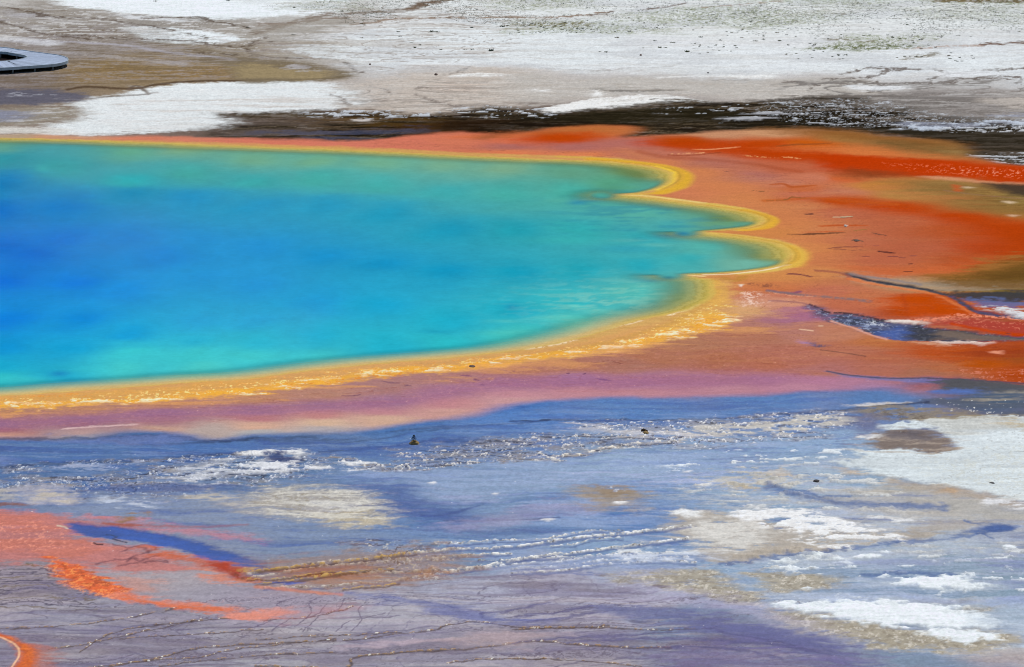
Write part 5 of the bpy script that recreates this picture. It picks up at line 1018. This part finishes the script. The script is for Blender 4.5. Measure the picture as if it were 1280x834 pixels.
# ------------------------------------------------------------------ small things on the flats
def rock_bm(rx, ry, rz, seed, flat=0.0):
    bm = bmesh.new(); bmesh.ops.create_icosphere(bm, subdivisions=3, radius=1.0); r = Noise(seed)
    for v in bm.verts:
        n_ = v.co.normalized(); k = 0.75 + 0.5 * float(r.fbm(np.array([n_.x * 1.3 + 5 + n_.z]), np.array([n_.y * 1.3 + 9 - n_.z]), 1.0, 1.0, 4)[0])
        v.co = (n_.x * k * rx, n_.y * k * ry, max(n_.z * k, -0.35) * rz)
    return bm
def put_rock(name, label, cat, u, v, rx, ry, rz, mat, seed, group=None):
    x, y = at(u, v); o = link_bm(name, rock_bm(rx, ry, rz, seed), mat, None, True); o.location = (x, y, rz * 0.15); tag(o, label, cat, group); return o
m_tan = simple_mat("tan_sinter", (170,140,86), 0.9, 0.4, 14.0); m_dark = simple_mat("dark_stone", (70,66,64), 0.9, 0.4, 12.0); m_log = simple_mat("weathered_wood", (80,62,44), 0.9, 0.4, 20.0, sc=(1, 6, 6))
m_leaf = simple_mat("dark_needles", (20,44,40), 0.8, 0.4, 30.0); m_bark = simple_mat("bark", (70,56,44), 0.9, 0.3, 20.0); m_brown = simple_mat("brown_stone", (112,88,74), 0.9, 0.4, 12.0)
x, y = at(517.5, 555.5)
put_rock("sinter_mound", "tan crusty mound under the dark seedling on the blue wet flat", "mound", 517.5, 555, 0.21, 0.35, 0.13, m_tan, 41)
sd_ = thing("conifer_seedling", "tiny dark green conifer growing on the tan mound", "seedling", (x, y, 0.11))
bm = bmesh.new(); bmesh.ops.create_cone(bm, cap_ends=True, segments=7, radius1=0.018, radius2=0.006, depth=0.30); bmesh.ops.translate(bm, verts=bm.verts, vec=(0, 0, 0.13)); link_bm("trunk", bm, m_bark, sd_)
bm = bmesh.new(); r = random.Random(3)
for k in range(620):
    t = r.random() ** 0.8; rad = 0.16 * (1 - t) + 0.012; a_ = r.uniform(0, 6.283); q = rad * r.uniform(0.25, 1.1)
    cx, cy, cz = q * math.cos(a_), q * math.sin(a_), 0.03 + 0.27 * t - 0.12 * q
    s_ = r.uniform(0.018, 0.04); dx, dy = math.cos(a_) * s_, math.sin(a_) * s_
    w_ = 0.006
    bm.faces.new([bm.verts.new(p) for p in ((cx - dy * 0.25, cy + dx * 0.25, cz), (cx + dx, cy + dy, cz - s_ * 0.3), (cx + dy * 0.25, cy - dx * 0.25, cz + w_))])
link_bm("crown", bm, m_leaf, sd_)
# driftwood
x, y = at(805.5, 540.5)
dl = thing("driftwood_stump", "short dark stump with a side branch on the pale crust right of the seedling", "driftwood", (x, y, 0))
bm = bmesh.new(); rings = []
for k in range(9):
    t = k / 8; px_ = -0.20 + 0.40 * t; rr_ = 0.085 * (0.55 + 0.6 * math.sin(0.4 + 2.5 * t)); zc = 0.10 + 0.03 * math.sin(5 * t)
    rings.append([bm.verts.new((px_, rr_ * math.cos(j * 0.6981) * (1 + 0.15 * math.sin(3 * j + k)), zc + rr_ * math.sin(j * 0.6981))) for j in range(9)])
for r0, r1 in zip(rings, rings[1:]):
    for j in range(9): bm.faces.new((r0[j], r0[(j + 1) % 9], r1[(j + 1) % 9], r1[j]))
bm.faces.new(rings[0]); bm.faces.new(rings[-1]); bmesh.ops.recalc_face_normals(bm, faces=bm.faces); link_bm("trunk", bm, m_log, dl, True)
bm = bmesh.new(); bmesh.ops.create_cone(bm, cap_ends=True, segments=6, radius1=0.022, radius2=0.006, depth=0.22)
from mathutils import Matrix
bmesh.ops.transform(bm, verts=bm.verts, matrix=Matrix.Translation((-0.06, 0, 0.20)) @ Matrix.Rotation(R(-14), 4, 'Y')); link_bm("branch", bm, m_log, dl)
dl.scale = (0.72, 0.72, 0.72)
put_rock("sinter_lump", "small tan lump in front of the dark driftwood stump", "rock", 807, 542, 0.13, 0.2, 0.09, m_tan, 52)
for nm, lb, u, v, a_, b_, c_, mt, sd2 in (("stone","flat black stone among white flakes left of the big white plate",1020.5,602,0.14,0.26,0.06,m_dark,61),("stone","flat black stone lying on the big white plate near the right edge",1239.5,605,0.17,0.24,0.05,m_dark,62),
    ("stone","lone reddish brown stone on the white plain above the tan wash",462.5,81,0.07,0.2,0.08,m_brown,63),("stone","brown stone at the foot of a white slope beyond the tan wash",545,94,0.11,0.25,0.10,m_brown,64),("stone","small dark stone on clean white plain right of the middle",885,91.5,0.08,0.2,0.05,m_dark,65),("stone","brown stone below the sparse tufts in the middle of the white plain",801,69.5,0.08,0.2,0.08,m_brown,66),
    ("stone","dark stone at the upper edge of the pink mat near the ochre rim",590,458.5,0.14,0.3,0.05,m_brown,67),("stone","grey brown stone on the salmon mat among torn mat edges",1071,301.5,0.14,0.3,0.06,m_brown,68),("stone","pale stone on the salmon mat above the torn mat edges",1057,283,0.09,0.3,0.08,simple_mat("pale_stone",(206,186,170),0.9,0.2,10.0),69)):
    put_rock(nm, lb, "stone", u, v, a_, b_, c_, mt, sd2)

# ------------------------------------------------------------------ tufts of grass on the plain
m_gr = [simple_mat("tuft_green", (96,102,54), 0.9, 0.35, 8.0), simple_mat("tuft_grey_green", (92,104,84), 0.9, 0.3, 8.0), simple_mat("tuft_brown", (124,104,62), 0.9, 0.3, 8.0)]
def tuft_faces(bm, cx, cy, w, h, n, r):
    for k in range(n):
        a_ = r.uniform(0, 6.283); q = r.uniform(0, 0.45) * w; bx, by = cx + q * math.cos(a_), cy + q * math.sin(a_) * 1.5
        b_ = r.uniform(0, 6.283); l_ = r.uniform(0.4, 1) * w * 0.6; hh = h * r.uniform(0.5, 1)
        ex, ey = math.cos(b_) * w * 0.16, math.sin(b_) * w * 0.16
        bm.faces.new([bm.verts.new(p) for p in ((bx - ex, by - ey, -0.01), (bx + ex, by + ey, -0.01), (bx + l_ * math.cos(a_) * 0.7, by + l_ * math.sin(a_) * 0.7, hh))])
protos = []
r = random.Random(9)
for k in range(6):
    bm = bmesh.new(); tuft_faces(bm, 0, 0, 0.17, 0.085, 20, r)
    me = bpy.data.meshes.new("grass_tuft"); bm.to_mesh(me); bm.free(); me.materials.append(m_gr[(0, 0, 1, 1, 2, 0)[k]]); protos.append(me)
spots = []
def sow(n, u0, u1, v0, v1, s0, s1):
    for _ in range(n): spots.append((r.uniform(u0, u1), r.uniform(v0, v1), r.uniform(s0, s1)))
for u, v, s_ in ((859,65,1.7),(841,54,1.6),(875,47,1.6),(787,40,1.5),(771,47.5,1.4),(757,65.5,1.4),(750,65,1.2),(945,52,1.5),(613,64,2.0),(590,62.5,1.4),(581,62.5,1.2),(519,60,1.3),(525,57,1.3),(514,54,1.1),(551,62.5,1.1),(500,46,1.2),(452,48,1.1),(498,40,1.2),(540,40,1.8),(546,40.5,1.6),(590,35,1.5),(628,34,1.7),(633,33,1.6),(825,60,1.3),(804,60.5,1.0),(832,60,1.0),(818,51.5,1.2),(366,44,1.2),(452,30,1.3),(455,31,1.1),(368,10,1.2),(286,0.5,2.4),(310,35,1.0),(135,0,1.5),(194,2,1.2)):
    spots.append((u, v, s_))
sow(24, 860, 915, 54, 68, .6, .9); sow(16, 900, 1000, 40, 62, .7, 1.2); sow(60, 640, 770, 28, 42, .6, 1.0); sow(60, 1010, 1180, 44, 62, .6, 1.1); sow(22, 980, 1060, 60, 75, .7, 1.1); sow(14, 1120, 1240, 66, 78, .8, 1.2); sow(30, 780, 960, 22, 40, .6, .9)
sow(300 - len(spots), 980, 1280, 8, 48, .5, .9)
for k, (u, v, s_) in enumerate(spots[:300]):
    x, y = at(u, v); o = bpy.data.objects.new("grass_tuft", protos[k % 6]); COL.objects.link(o); o.location = (x, y, 0); o.rotation_euler = (0, 0, r.uniform(0, 6.28)); o.scale = (s_, s_, s_ * r.uniform(0.7, 1.2))
    tag(o, "small green or brown grass tuft scattered on the white sinter plain", "grass tuft", "grass tufts on the white plain")
for nm, mk, cnt in (("sparse_grass", 0, 9000), ("dry_grass", 1, 8000)):
    bm = bmesh.new(); done = 0; nn = Noise(70 + mk)
    while done < cnt:
        u = r.uniform(330, 1330); v = -26 + 72 * r.random() ** 1.1
        x, y = at(u, v)
        dens = float(nn.fbm(np.array([x * 0.25]), np.array([y * 1.6]), 1.0, 12.0, 3)[0])
        lim = 0.40 + 0.30 * max(0, (640 - u) / 300) + 0.012 * max(0, v - 22)
        if 640 < u < 900 and v > 42: lim += 0.2
        if dens < lim * 1.0: continue
        done += 1; tuft_faces(bm, x, y, r.uniform(0.08, 0.18), r.uniform(0.04, 0.08), 4, r)
    o = link_bm(nm, bm, m_gr[mk]); o['kind'] = 'stuff'

# ------------------------------------------------------------------ light, sky, camera
world = bpy.data.worlds.new("World"); scene.world = world; world.use_nodes = True
nt = world.node_tree; bg = nt.nodes["Background"]; sky = nt.nodes.new("ShaderNodeTexSky"); sky.sky_type = 'NISHITA'; sky.sun_disc = False
SUN_EL, SUN_AZ = R(54), R(22)          # azimuth clockwise from the view direction (+Y)
sky.sun_elevation = SUN_EL; sky.sun_rotation = SUN_AZ; sky.altitude = 2200; sky.air_density = 1.0; sky.dust_density = 0.3; sky.ozone_density = 2.0
nt.links.new(sky.outputs[0], bg.inputs[0]); bg.inputs[1].default_value = SKY
sl = bpy.data.lights.new("sun", 'SUN'); sl.energy = SUN; sl.angle = R(0.53); sl.color = (1.0, 0.95, 0.88)
so = bpy.data.objects.new("sun", sl); COL.objects.link(so)
from mathutils import Vector
dirv = Vector((math.sin(SUN_AZ) * math.cos(SUN_EL), math.cos(SUN_AZ) * math.cos(SUN_EL), math.sin(SUN_EL)))
so.rotation_euler = dirv.to_track_quat('Z', 'Y').to_euler(); so.location = (0, 100, 80)
cd = bpy.data.cameras.new("camera"); cam = bpy.data.objects.new("camera", cd); COL.objects.link(cam)
cd.sensor_fit = 'HORIZONTAL'; cd.sensor_width = 36.0; cd.lens = 36.0 * FPX / 1280.0; cd.clip_start = 1.0; cd.clip_end = 20000
cam.location = (0, 0, H); cam.rotation_euler = (math.pi / 2 - PITCH, 0, 0); scene.camera = cam
scene.cycles.filter_width = 1.0
vs = scene.view_settings; vs.view_transform = 'Standard'; vs.look = 'None'; vs.gamma = 1.0; vs.use_curve_mapping = False; vs.exposure = EXPO
